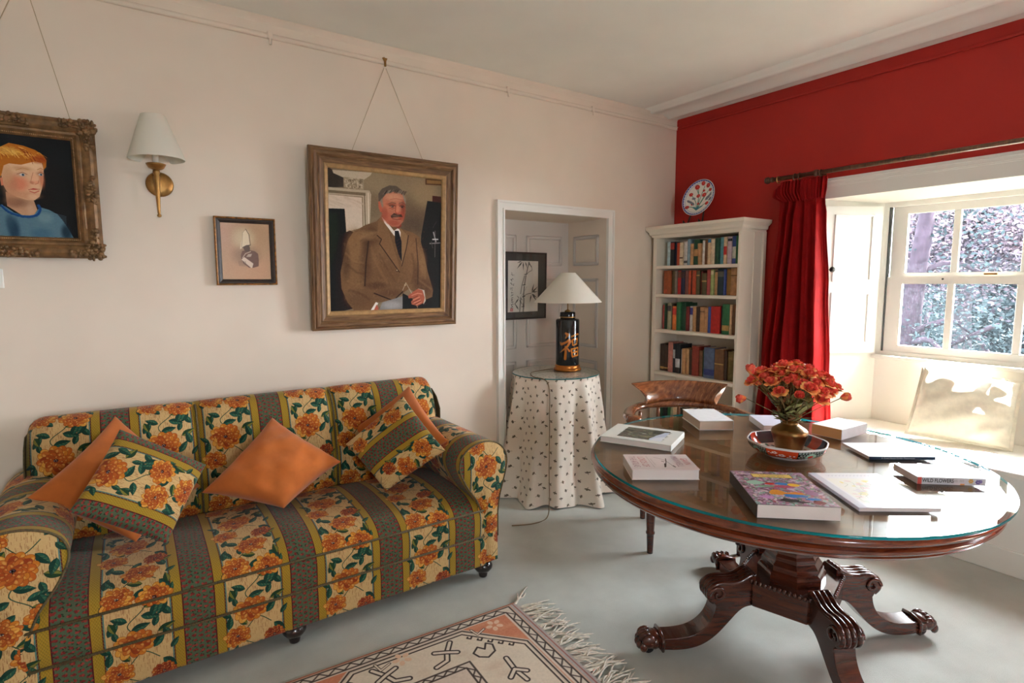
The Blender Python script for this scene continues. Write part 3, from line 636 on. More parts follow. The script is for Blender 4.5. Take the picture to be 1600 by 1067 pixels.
def botanical_cover():
    W, H = 250, 330; cv = Cv(W, H, (222,222,226)); rnd = random.Random(3)
    cv.rect(0,0,26,H,(196,196,208)); cv.rect(34,60,236,300,(226,224,216))
    for _ in range(50): x, y = rnd.uniform(50,230), rnd.uniform(80,290); cv.line(spline([(x,y),(x+rnd.uniform(-14,14),y+20),(x+rnd.uniform(-20,20),y+44)],4), 1.6, (150,160,140), .7); cv.ell(x,y,rnd.uniform(5,16),rnd.uniform(4,12),rnd.choice(((226,206,130),(206,196,206),(190,204,190),(220,190,190))),rnd.uniform(0,3),.7,.3)
    for k in range(14): cv.line([(50+k*13,22),(56+k*13,36),(60+k*13,24)], 1.8, (176,176,190), .8)
    return cv
def wildflower_spine():
    W, H = 480, 56; cv = Cv(W, H, (206,206,212)); rnd = random.Random(4)
    cv.rect(0,0,30,H,(206,92,84)); 
    for k in range(6): a=k*PI/3; cv.ell(376+math.cos(a)*11, 24+math.sin(a)*11, 8, 6, (226,172,96), a); cv.ell(426+math.cos(a)*12, 30+math.sin(a)*11, 8, 7, (116,100,156), a); cv.ell(442+math.cos(a)*9, 26+math.sin(a)*9, 6, 6, (136,120,176), a)
    for k in range(5): cv.ell(308+k*5, 50, 6, 5, (226,150,90))
    for k in range(9): cv.line([(262+k*6+(14 if k>3 else 0),14),(262+k*6+(14 if k>3 else 0),34)], 1.6, (140,140,146), .8)
    return cv
def lamp_body_pattern():
    W, H = 512, 300; cv = Cv(W, H, (16,18,22))
    # gold brush character, its left half towards the room
    sx = lambda x: 200+(x-150)*.46
    q = lambda *P: [(sx(a), (b-195)/640*H) for a, b in P]
    g = (188,112,40)
    cv.line(q((245,380),(275,400),(240,450)), [14,20,6], g); cv.line(q((158,510),(175,535),(250,505),(300,470),(315,490),(270,560),(210,610),(150,655)), [10,18,14,16,18,14,10,2], g)
    cv.line(q((243,570),(245,640),(238,735)), [14,16,19], g); cv.line(q((265,585),(300,625)), [8,15], g)
    cv.line(q((335,425),(400,400),(470,395)), [10,12,12], g); cv.line(q((345,470),(350,540),(362,550)), [9,10,8], g); cv.line(q((345,470),(440,455),(430,530),(360,548)), [9,11,11,9], g)
    cv.line(q((330,600),(345,700),(352,712)), [10,11,9], g); cv.line(q((330,600),(460,585),(455,690),(350,705)), [10,11,12,9], g); cv.line(q((345,650),(450,640)), [9,9], g); cv.line(q((392,595),(396,700)), [8,8], g)
    return cv
# ------------------------------------------------------------------ camera
F_PX, PIT, ROLL, HEAD = 878.0, R(6.12), R(.19), R(55.65)
fw0 = Vector((math.cos(HEAD), math.sin(HEAD), 0)); rt0 = Vector((math.sin(HEAD), -math.cos(HEAD), 0)); zz = Vector((0,0,1))
fw = fw0*math.cos(PIT)-zz*math.sin(PIT); up0 = fw0*math.sin(PIT)+zz*math.cos(PIT)
rt = rt0*math.cos(ROLL)-up0*math.sin(ROLL); upv = rt0*math.sin(ROLL)+up0*math.cos(ROLL)
cam = bpy.data.cameras.new('camera'); cam.sensor_width = 36; cam.lens = 36*F_PX/1600; cam.clip_start = .05
co = link(bpy.data.objects.new('camera', cam)); co.matrix_world = frame_M((0,0,1.45), rt, upv, -fw)
bpy.context.scene.camera = co

# ------------------------------------------------------------------ materials of the place
YW, XR, ZC = 3.12, 3.749, 2.752
def paint(name, col, rough=.55, var=.02, bump=.06):
    t = NT(name).set(col, rough, spec=.35)
    v = t.coord(); f = t.noise(v, 1.6, 3)
    d = tuple(c*(1-var) for c in col); u = tuple(min(255, c*(1+var)) for c in col)
    t.link(t.ramp(f, [(.3, s2l(d)), (.7, s2l(u))]), t.b.inputs['Base Color'])
    t.bump(t.noise(v, 260, 3), bump, .002)
    return t.m
m_cream = paint('cream_wall_paint', (229,215,199), .7, .025)
m_red = paint('red_wall_paint', (156,28,20), .6, .03)
m_ceil = paint('ceiling_paint', (240,239,232), .8)
m_white = paint('white_gloss_paint', (236,234,228), .35, .015, .03)
m_alcove = paint('alcove_paint', (212,206,200), .5, .02, .04)
m_case = paint('bookcase_paint', (232,222,206), .4, .015, .03)
m_seatw = paint('window_seat_paint', (237,234,226), .4, .02, .03)
t = NT('pale_carpet').set(None, .95, spec=.1, sheen=.3); v = t.coord()
t.link(t.ramp(t.noise(v, 3.0, 5, .6), [(.3, s2l((178,180,172))), (.7, s2l((200,203,195)))]), t.b.inputs['Base Color'])
t.bump(t.noise(v, 420, 3, .7), .55, .006); m_carpet = t.m
m_dark = plain('gap_shade_paint', (52,54,54), .8)
m_brass = plain('aged_brass', (156,116,64), .36, .8, .14, 30, .05)
m_iron = plain('black_iron', (30,28,28), .5, .3)

# ------------------------------------------------------------------ room shell
def sbox(name, boxes, mat, bev=0):
    b = MB()
    for lo, hi in boxes: b.box(lo, hi)
    return struct(b.build(name, mat))
X0, Y0 = -2.4, -2.6
sbox('floor', [((X0-.2,Y0-.2,-.12),(4.16,3.7,0))], m_carpet)
sbox('ceiling', [((X0-.2,Y0-.2,ZC),(4.2,3.7,ZC+.12))], m_ceil)
AX0, AX1, AZ, AY = 2.065, 2.99, 1.913, 3.56
sbox('wall_left', [((X0-.2,YW,0),(AX0,3.7,ZC)), ((AX0,YW,AZ),(AX1,3.7,ZC)), ((AX1,YW,0),(XR+.2,3.7,ZC))], m_cream)
sbox('wall_alcove', [((AX0,AY,0),(AX1,3.7,AZ))], m_alcove)
WY0, WY1, WZ = .38, 1.93, 1.967
w2 = (-1.45, -.65, .9, 1.95)      # a second window further along the same wall, behind the photograph's edge
sbox('wall_right', [((XR,WY1,0),(4.16,YW,ZC)), ((XR,WY0,WZ),(4.16,WY1,ZC)), ((XR,w2[1],0),(4.16,WY0,ZC)), ((XR,w2[0],0),(4.16,w2[1],w2[2])), ((XR,w2[0],w2[3]),(4.16,w2[1],ZC)), ((XR,Y0-.2,0),(4.16,w2[0],ZC))], m_red)
w3 = (-.1, .5, 1.1, 2.0)
sbox('wall_rear', [((X0-.2,Y0-.2,0),(w3[0],Y0,ZC)), ((w3[0],Y0-.2,0),(w3[1],Y0,w3[2])), ((w3[0],Y0-.2,w3[3]),(w3[1],Y0,ZC)), ((w3[1],Y0-.2,0),(XR,Y0,ZC))], m_cream)
sbox('wall_near', [((X0-.2,Y0,0),(X0,YW,ZC))], m_cream)
# alcove: raised panels on the back and on the right-hand side
b = MB()
def ring(lo, hi, plane, d, w=.026, h=.008):
    """a raised panel moulding; plane 'y' : lo,hi=(x,z) on y=d ; plane 'x' : lo,hi=(y,z) on x=d"""
    (a0, c0), (a1, c1) = lo, hi
    for q0, q1 in (((a0,c0),(a1,c0+w)), ((a0,c1-w),(a1,c1)), ((a0,c0),(a0+w,c1)), ((a1-w,c0),(a1,c1))):
        if plane == 'y': b.box((q0[0], d-h, q0[1]), (q1[0], d, q1[1]), bevel=.0075)
        else: b.box((d-h, q0[0], q0[1]), (d, q1[0], q1[1]), bevel=.0075)
for z0, z1 in ((1.57,1.80),(.93,1.47),(.12,.83)):
    ring((2.13,z0),(2.47,z1),'y',AY); ring((2.57,z0),(2.92,z1),'y',AY); ring((3.20,z0),(3.49,z1),'x',AX1)
struct(b.build('trim_1', m_alcove))
# moulded casing round the alcove
b = MB()
def casing(b, a0, a1, top, zb, steps, plane, d0, sgn):
    """mitred three-sided moulding; plane 'y' runs in x on y=d0, plane 'x' runs in y on x=d0"""
    for w0, w1, d in steps:
        for q in (((a0-w0,zb),(a0-w1,zb),(a0-w1,top+w1),(a0-w0,top+w0)), ((a1+w0,zb),(a1+w1,zb),(a1+w1,top+w1),(a1+w0,top+w0)), ((a0-w0,top+w0),(a0-w1,top+w1),(a1+w1,top+w1),(a1+w0,top+w0))):
            b.prism(q, d0-d, d0, (0,2,1) if plane == 'y' else (1,2,0))
casing(b, AX0, AX1, AZ, 0, ((0,.010,.024),(.010,.046,.017),(.046,.060,.028)), 'y', YW, -1)
struct(b.build('trim_2', m_white))
# picture rail and little cove on the cream wall
b = MB(); b.tube([(X0,YW-.006,2.668),(XR,YW-.006,2.668)], .013, 10)
b.prism([(YW,ZC),(YW-.03,ZC),(YW-.012,ZC-.014),(YW,ZC-.035)], X0, XR, (1,2,0))
b.box((X0,YW-.004,2.674),(XR,YW,ZC))
rail = struct(b.build('trim_3', m_cream, auto=40))
for x in (.67, 2.10, 2.83):
    b = MB(); b.box((x-.012,YW-.022,2.652),(x+.012,YW-.001,2.688), bevel=.004); b.tube([(x,YW-.018,2.655),(x,YW-.02,2.625)], .006, 8); b.build('rail_clip', m_cream, rail)
# red picture rail and moulded cornice of the window wall
b = MB(); b.box((XR-.012,Y0,2.656),(XR,YW-.012,2.672), bevel=.003)
struct(b.build('trim_4', m_red))
b = MB(); prof = [(0,2.735),(-.075,2.735),(-.09,2.728),(-.112,2.724),(-.125,2.733),(-.165,2.737),(-.18,2.744),(-.29,2.738),(-.305,2.732),(-.325,2.738),(-.335,2.746),(-.40,2.750),(-.41,2.76),(0,2.76)]
b.prism([(XR+x, z) for x, z in prof], Y0, YW-.003, (0,2,1)); struct(b.build('trim_5', m_ceil, auto=60))
sbox('baseboard_left', [((AX1+.09,YW-.015,0),(XR,YW,.14)),((X0,YW-.015,0),(AX0-.06,YW,.14))], m_white)
sbox('baseboard_right', [((XR-.015,1.95,0),(XR,YW,.14)),((XR-.015,Y0,0),(XR,.36,.14))], m_white)

# ------------------------------------------------------------------ window 1 in its splayed recess
XS = 4.10
b = MB()
b.prism([(XR,WY1),(XS,1.705),(XS+.06,1.705),(XS+.06,WY1)], 0, WZ, (0,1,2)); b.prism([(XR,WY0),(XS,.605),(XS+.06,.605),(XS+.06,WY0)], 0, WZ, (0,1,2))
b.prism([(XR,WZ),(XS,1.945),(XS+.06,1.945),(XS+.06,WZ)], WY0, WY1, (0,2,1))
b.box((XS,.605,0),(XS+.06,1.705,.955))
b.box((XS-.045,.60,.935),(XS+.02,1.71,.96), bevel=.006)
struct(b.build('trim_6', m_seatw))
b = MB()                                                       # architrave: stepped boards with a bead
casing(b, WY0, WY1, WZ, .53, ((0,.075,.016),(.075,.083,.022),(.083,.104,.030),(.104,.122,.040)), 'x', XR, -1)
struct(b.build('trim_7', m_white))
t = NT('window_pane'); t.n.remove(t.b)
tr = t.new('ShaderNodeBsdfTransparent'); gl = t.new('ShaderNodeBsdfGlossy'); gl.inputs['Roughness'].default_value = .02
fr = t.new('ShaderNodeFresnel'); fr.inputs['IOR'].default_value = 1.45
mx = t.new('ShaderNodeMixShader'); front_only(t, fr, mx); t.link(tr.outputs[0], mx.inputs[1]); t.link(gl.outputs[0], mx.inputs[2])
di = t.new('ShaderNodeBsdfTranslucent'); di.inputs['Color'].default_value = (.62,.78,.9,1)
v = t.coord(); sp = t.noise(v, 90, 5, .7); rp = t.new('ShaderNodeMapRange'); rp.inputs[1].default_value = .5; rp.inputs[2].default_value = .78; rp.inputs[3].default_value = .0008; rp.inputs[4].default_value = .007; t.link(sp, rp.inputs[0])
m2 = t.new('ShaderNodeMixShader'); t.link(rp.outputs[0], m2.inputs[0]); t.link(mx.outputs[0], m2.inputs[1]); t.link(di.outputs[0], m2.inputs[2]); t.link(m2.outputs[0], t.out.inputs['Surface']); m_pane = t.m
def sash_window(name, y0, y1, z0, z1, xs, panes_y, up, lo, rot=None):
    b = MB(); w = struct(b.box((xs,y0,z0),(xs+.07,y0+.03,z1)).box((xs,y1-.03,z0),(xs+.07,y1,z1)).box((xs,y0+.03,z1-.03),(xs+.07,y1-.03,z1)).box((xs,y0+.03,z0),(xs+.07,y1-.03,z0+.03)).build(name, m_white))
    for nm, x, (za, zb), (ra, rb) in (('upper_sash', xs+.036, up, (.03,.05)), ('lower_sash', xs+.008, lo, (.07,.045))):
        b = MB(); a, c = y0+.035, y1-.042
        b.box((x,a,za-ra),(x+.026,panes_y[0][0],zb+rb)); b.box((x,panes_y[-1][1],za-ra),(x+.026,c,zb+rb))
        b.box((x,panes_y[0][0],za-ra),(x+.026,panes_y[-1][1],za)); b.box((x,panes_y[0][0],zb),(x+.026,panes_y[-1][1],zb+rb))
        sash = b.build(nm, m_white, w)
        for p, q in zip(panes_y, panes_y[1:]): MB().box((x+.002,p[1],za),(x+.024,q[0],zb), bevel=.004).build('glazing_bar', m_white, sash)
        b = MB()
        for p, q in panes_y: b.box((x+.011,p-.003,za-.003),(x+.014,q+.003,zb+.003))
        b.build('pane', m_pane, sash)
    MB().box((xs+.004,y1-.041,z0+.03),(xs+.03,y1-.031,z1-.03)).build('sash_gap_shade', m_dark, w)  # solid dark strip painting the shade of the gap between frame and sash
    return w
w = sash_window('window_1', .605, 1.705, .955, 1.945, XS+.0, [(.735,.974),(1.011,1.301),(1.338,1.578)], (1.495,1.868), (1.03,1.425))
MB().ball((XS+.005,1.36,1.455), .006).build('sash_fastener', m_iron, w); MB().box((XS-.004,1.10,1.478),(XS+.012,1.16,1.488)).build('sash_catch', m_brass, w)
for nm, (a, c, z0, z1) in (('window_2', w2),):
    sash_window(nm, a, c, z0, z1, XS-.1, [(a+.1,a+.38),(a+.42,c-.1)], ((z0+z1)/2+.04,z1-.08), (z0+.1,(z0+z1)/2-.03))
w = sash_window('window_3', 0, .6, 1.1, 2.0, 0, [(.08,.28),(.32,.52)], (1.58,1.92), (1.2,1.52)); w.location = (w3[0],Y0-.04,0); w.rotation_euler = (0,0,-PI/2)
# outer stonework round the window; its lintel is added to cut off high sun
m_stone = plain('outside_stone', (196,188,172), .85, 0, .1, 14, .3)
sbox('wall_outside', [((4.17,.1,-.8),(4.40,.60,2.7)),((4.17,1.71,-.8),(4.40,2.4,2.7)),((4.17,.60,1.95),(4.40,1.71,2.7)),((4.17,.60,-.8),(4.42,1.71,.93))], m_stone)
# folding shutter against the left reveal
d = Vector((XS-XR, 1.705-WY1, 0)).normalized(); nrm = Vector((d.y, -d.x, 0)).normalized()
sh = thing('window_shutter', 'tall white panelled shutter folded back beside the bright sash window, with a black knob', 'shutter', (XR+.012,WY1-.013,.97))
M = frame_M((0,0,0), d, (0,0,1), -nrm); M = Matrix(((d.x,0,nrm.x,0),(d.y,0,nrm.y,0),(0,1,0,0),(0,0,0,1)))
b = MB(); b.box((.0,0,0),(.375,.955,.022), M, .003); b.build('shutter_leaf', m_white, sh)
b = MB()
for z0, z1 in ((.06,.40),(.47,.90)):
    for q0, q1 in (((.06,z0),(.32,z0+.014)),((.06,z1-.014),(.32,z1)),((.06,z0),(.074,z1)),((.306,z0),(.32,z1))): b.box((q0[0],q0[1],.021),(q1[0],q1[1],.029), M, .003)
b.build('panel_moulding', m_white, sh)
b = MB(); b.lathe([(.006,0),(.006,.014),(.016,.02),(.019,.03),(.012,.04),(.002,.043)], 14, M @ Matrix.Translation((.045,.548,.022))); b.build('knob', m_iron, sh, smooth=True)

# ------------------------------------------------------------------ window seat
ws = thing('window_bench', 'built-in cream painted window seat filling the recess under the sash window', 'window seat', (XR,1.15,0))
def off(o, p): o.location = -Vector(p.location); return o
b = MB(); b.prism([(3.475,-.1),(3.475,1.755),(XR,1.755),(XR,1.925),(XS-.005,1.70),(XS-.005,.61),(XR,.385),(XR,-.1)], .495, .522, (0,1,2)); off(bevel(b.build('seat_board', m_seatw, ws), .008, 3), ws)
off(MB().box((3.49,-.09,.45),(3.53,1.745,.496)).box((3.512,-.09,.0),(XR-.001,1.74,.495)).build('seat_front', m_white, ws), ws)
off(MB().box((3.498,-.09,0),(3.513,1.742,.128), bevel=.005).build('skirting', m_white, ws), ws)

# ------------------------------------------------------------------ outside: lawn, trees
m_grass = plain('lawn_grass', (32,38,28), .95, 0, .3, 5, 0, .02)
struct(MB().box((4.5,-14,-.86),(34,26,-.8)).build('ground', m_grass))
def leafmat(name, a, b_):
    t = NT(name).set(None, .85, spec=.05); v = t.coord()
    t.link(t.ramp(t.noise(v, 2.6, 4, .7), [(.36, s2l(a)), (.68, s2l(b_))]), t.b.inputs['Base Color'])
    tl = t.new('ShaderNodeBsdfTranslucent'); tl.inputs['Color'].default_value = s2l(b_)
    mx = t.new('ShaderNodeMixShader'); mx.inputs[0].default_value = .18; t.link(t.b.outputs[0], mx.inputs[1]); t.link(tl.outputs[0], mx.inputs[2]); t.link(mx.outputs[0], t.out.inputs['Surface'])
    return t.m
m_copper = leafmat('copper_beech_leaf', (18,23,30), (74,64,71)); m_green = leafmat('dark_green_leaf', (13,20,23), (32,41,44)); m_teal = leafmat('blue_green_leaf', (16,26,31), (38,48,54))
m_bark = plain('tree_bark', (26,22,27), .95, 0, .25, 9, .5, .02); m_bark2 = plain('pale_bark', (34,32,35), .95, 0, .2, 9, .4, .02)
def tree(label, x, y, z0, trunk, crown, rad, n, lm, bm, seed, size=.07, branches=9, drop=.5, low=.3):
    rnd = random.Random(seed)
    t = thing('tree', label, 'tree', (x,y,z0), 0, 'trees outside the window')
    MB().tube([(0,0,0),(rnd.uniform(-.1,.1),rnd.uniform(-.1,.1),crown*.5),(rnd.uniform(-.2,.2),rnd.uniform(-.2,.2),crown)], [trunk,trunk*.8,trunk*.4], 12).build('trunk', bm, t, smooth=True)
    V, Fc = [], []; bb = MB()
    for k in range(branches):
        a = rnd.uniform(0, 2*PI); h = crown*rnd.uniform(low,1.05); L = rad*rnd.uniform(.6,1.05)
        P = [Vector((0,0,h)), Vector((math.cos(a)*L*.5, math.sin(a)*L*.5, h+rnd.uniform(.0,.5))), Vector((math.cos(a)*L, math.sin(a)*L, h+rnd.uniform(-.6,.6)))]
        bb.tube(spline(P, 4), [trunk*.28]*4+[trunk*.18]*4+[trunk*.06], 6)
        for q in range(n//branches):
            s = rnd.uniform(.25,1.05); c = P[0].lerp(P[2], s)+Vector((max(-.2*rad,min(.2*rad,rnd.gauss(0,.18*rad))), rnd.gauss(0,.18*rad), rnd.gauss(0,.28)-drop*s*.3))
            u = Vector((rnd.gauss(0,1),rnd.gauss(0,1),rnd.gauss(0,.5))).normalized(); w_ = u.orthogonal().normalized(); w_ = (w_*math.cos(q)+u.cross(w_)*math.sin(q))
            e = size*rnd.uniform(.7,1.4); i = len(V)
            V += [c-u*e, c+w_*e*.5, c+u*e, c-w_*e*.5]; Fc.append((i,i+1,i+2,i+3))
    bb.build('branches', bm, t, smooth=True)
    o = mesh_obj('foliage', V, Fc, lm, t); o['kind'] = 'stuff'
tree('copper beech with pinkish purple leaves filling the upper window panes', 12.0, 3.6, -.8, .20, 3.5, 2.1, 26000, m_copper, m_bark2, 1, .036, 26, .25, .66)
tree('dark green tree with a thick grey trunk behind the lower left pane', 8.3, 3.02, -.8, .16, 3.6, .9, 3000, m_green, m_bark, 2, .03, 8)
tree('broad dark green tree behind the copper beech', 17.0, 4.4, -.8, .25, 3.6, 2.4, 16000, m_green, m_bark, 3, .07, 24)
hb = random.Random(11); V, Fc = [], []
for k in range(16000):
    c = Vector((hb.uniform(21.5,23), hb.uniform(-4,18), hb.uniform(-.8,4.2)+hb.gauss(0,.25))); u = Vector((hb.gauss(0,1),hb.gauss(0,1),hb.gauss(0,1))).normalized(); w_ = u.orthogonal().normalized(); e = hb.uniform(.10,.2); i = len(V)
    V += [c-u*e, c+w_*e*.6, c+u*e, c-w_*e*.6]; Fc.append((i,i+1,i+2,i+3))
he = thing('hedge', 'long dark blue green hedge closing the garden behind the trees', 'hedge', (22.2,6,-.8)); o = mesh_obj('foliage', V, Fc, m_teal, he); o['kind'] = 'stuff'; o.location = (-22.2,-6,.8)
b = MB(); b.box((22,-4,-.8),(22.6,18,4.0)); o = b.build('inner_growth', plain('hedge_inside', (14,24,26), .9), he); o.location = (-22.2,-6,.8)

# ------------------------------------------------------------------ daylight
wd = bpy.data.worlds.new('sky'); bpy.context.scene.world = wd; wd.use_nodes = True
bg = wd.node_tree.nodes['Background']; bg.inputs[0].default_value = (.86,.93,1,1); bg.inputs[1].default_value = SKY
su = bpy.data.lights.new('sun', 'SUN'); su.energy = SUN; su.angle = R(.6); su.color = (1,.95,.88)
so = link(bpy.data.objects.new('sun', su)); dv = Vector((-math.cos(R(56))*.93, math.cos(R(56))*.36, -math.sin(R(56)))); so.rotation_euler = dv.to_track_quat('-Z','Y').to_euler()
def portal(name, loc, sx, sy, direction):
    l = bpy.data.lights.new(name, 'AREA'); l.shape = 'RECTANGLE'; l.size = sx; l.size_y = sy; l.cycles.is_portal = True
    o = link(bpy.data.objects.new(name, l)); o.location = loc; o.rotation_euler = Vector(direction).to_track_quat('-Z','Y').to_euler()
portal('daylight_portal', (4.19,1.155,1.45), 1.08, 1.0, (-1,0,0))
portal('daylight_portal', (4.18,(w2[0]+w2[1])/2,(w2[2]+w2[3])/2), .8, 1.05, (-1,0,0))
portal('daylight_portal', ((w3[0]+w3[1])/2,Y0-.12,(w3[2]+w3[3])/2), .6, .9, (0,1,0))
# ------------------------------------------------------------------ sofa
m_floral = img_mat('floral_striped_cloth', floral_cloth(), .85, .35, 900, .15, sheen=.15)
m_pipe = plain('dark_green_piping', (84,72,46), .8, 0, .3, 200)
m_footw = plain('dark_turned_wood', (36,24,22), .22, 0, .2, 20, coat=.4)
m_orange = plain('orange_cotton', (184,102,46), .9, 0, .05, 16, .35, .15, sheen=.25, bscale=700, bdist=.001)
sofa = thing('sofa', 'three seat sofa in orange floral striped fabric standing along the cream wall', 'sofa', (.505,2.62,0))
def S(o): o.location = (-.505,-2.62,0); return o
def arc_s(prof):
    s = [0]
    for a, b in zip(prof, prof[1:]): s.append(s[-1]+math.dist(a, b))
    return s
def extr(name, prof, xs, ufun, parent, v0=0, mod=None, mat=None):
    """profile (y,z) carried along x ; cloth runs over it without a break"""
    s = arc_s(prof); P, UV = [], []
    for x in xs:
        row = [Vector((x, y, z)) for y, z in prof]
        if mod: row = [mod(p, i/(len(prof)-1)) for i, p in enumerate(row)]
        P.append(row); UV.append([(ufun(x), v0+q/PH) for q in s])
    return grid(name, P, UV, mat or m_floral, parent)
us = lambda x: (x-.145)/PW
xs = list(np.linspace(-.34, 1.35, 60))
seat_top = spline([(2.84,.40),(2.76,.425),(2.60,.440),(2.42,.436),(2.30,.422),(2.232,.395),(2.207,.366)], 6)
def crown(p, t):
    p.z += .012*math.sin(PI*min(1,t*1.15))*math.cos((p.x-.5)*3.6)**2+.004*math.sin(p.x*17)*math.sin(t*PI); return p
S(extr('seat', seat_top, xs, us, sofa, .1, crown))
va = .1+arc_s(seat_top)[-1]/PH
border = spline([(2.207,.366),(2.198,.335),(2.197,.30),(2.200,.262),(2.206,.236)], 4)
S(extr('seat_border', border, xs, us, sofa, va+.03))
rail_p = spline([(2.206,.236),(2.199,.21),(2.199,.15),(2.202,.092)], 4)+[(2.24,.086),(2.6,.086)]
S(extr('front_rail', rail_p, xs, us, sofa, va+.33))
for z in (.366,.236): S(MB().tube([(-.33,2.203,z),(1.342,2.203,z)], .0050, 8).build('piping', m_pipe, sofa, smooth=True))
S(MB().box((-.36,2.23,.088),(1.405,3.03,.30)).build('seat_base', m_pipe, sofa))
# three tight back cushions
prof_b = spline([(2.80,.36),(2.762,.44),(2.756,.55),(2.775,.68),(2.805,.80),(2.835,.865),(2.880,.905),(2.935,.908),(2.985,.880),(3.015,.82),(3.03,.70),(3.04,.40),(3.04,.10)], 5)
edges = (-.372,.226,.832,1.422)
for k in range(3):
    a, c = edges[k], edges[k+1]; mid = (a+c)/2; hw = (c-a)/2
    P, UV = [], []; s_ = arc_s(prof_b)
    for i in range(33):
        q = -1+2*i/32; q = math.copysign(abs(q)**.85, q); x = mid+hw*q
        row, uv = [], []
        for j, (y, z) in enumerate(prof_b):
            e = abs(q)**6; yy, zz_ = y, z
            outer = (k == 0 and q < 0) or (k == 2 and q > 0)
            if y < 2.95: yy += .042*e+.008*math.cos(x*9)*(1-e)*0
            zz_ -= .012*e*(z > .8)
            if outer:                                              # rounded shoulder at the sofa's end
                d = max(0, abs(q)*hw-(hw-.07)); zz_ = zz_-(.07-math.sqrt(max(0, .07**2-d*d)))*max(0,(z-.55)/.36)
                if y < 2.9: yy += .02*(d/.07)**2
            row.append(Vector((x, yy, zz_))); uv.append(((x-mid)/PW, .55-s_[j]/PH))
        P.append(row); UV.append(uv)
    S(grid('back_cushion', P, UV, m_floral, sofa))
for x in (edges[0], edges[3]):                                  # end panels of the back
    pts = [(y, z) for y, z in prof_b]; pts = [(y, min(z, .835)) for y, z in pts]
    b = MB(); b.prism([(2.80,.10),(2.80,.74),(2.84,.80),(2.90,.838),(2.97,.835),(3.02,.78),(3.04,.5),(3.04,.10)], x-.004 if x > 0 else x, x if x > 0 else x+.004, (1,2,0)); S(b.build('back_end', m_pipe, sofa))
for x in edges[1:3]: S(MB().tube([(x,2.79,.40),(x,2.787,.55),(x,2.806,.68),(x,2.836,.80),(x,2.866,.865),(x,2.905,.893)], .005, 6).build('seam', m_pipe, sofa, smooth=True))
# rolled arms
arm_o = spline([(1.335,.34),(1.303,.42),(1.250,.50),(1.216,.58),(1.226,.64),(1.272,.682),(1.345,.700),(1.418,.684),(1.464,.635),(1.474,.575),(1.456,.50),(1.432,.42),(1.420,.34)], 5)
full = [(1.338,.10),(1.337,.22)]+arm_o+[(1.419,.22),(1.419,.10)]
for side in (1, -1):
    mx = (lambda x: x) if side == 1 else (lambda x: 1.012-x)
    s_ = arc_s(full); P, UV = [], []
    for y in (2.205, 2.212, 2.222, 2.26, 2.34, 2.45, 2.56, 2.7, 2.85, 2.96):
        k = .004 if y == 2.205 else (.001 if y == 2.212 else 0)
        cx_, cz_ = 1.35, .5
        P.append([Vector((mx(x+(cx_-x)*k*4), y, z+(cz_-z)*k*4)) for x, z in full]); UV.append([((y-2.295)/PW, .2+q/PH) for q in s_])
    am = grid('arm', P, UV, m_floral, sofa, cap=False); S(am)
    if side == -1: am.data.flip_normals()
    cen = (1.35,.58)
    rings = [1.0, .9, .7, .4, 0.02]; P, UV = [], []
    for r in rings:
        row, uv = [], []
        for x, z in full:
            xx, z2 = cen[0]+(x-cen[0])*r, (cen[1]+(z-cen[1])*r); row.append(Vector((mx(xx), 2.206-.011*(1-r**3), z2))); uv.append((.4545+side*(xx-cen[0])/PW, .74+(z2-cen[1])/PH))
        P.append(row); UV.append(uv)
    S(grid('arm_front', P, UV, m_floral, sofa, closev=True))
    S(MB().tube([(mx(x), 2.206, z) for x, z in full[1:-1]], .0042, 7).build('arm_piping', m_pipe, sofa, smooth=True))
for x, y in ((1.368,2.262),(.475,2.262),(-.345,2.262),(1.36,2.98),(-.34,2.98)):
    b = MB(); b.lathe([(.014,0),(.020,.004),(.022,.018),(.016,.026),(.034,.034),(.046,.050),(.047,.062),(.038,.080),(.024,.090)], 20, Matrix.Translation((x,y,0))); S(b.build('bun_foot', m_footw, sofa, smooth=True))

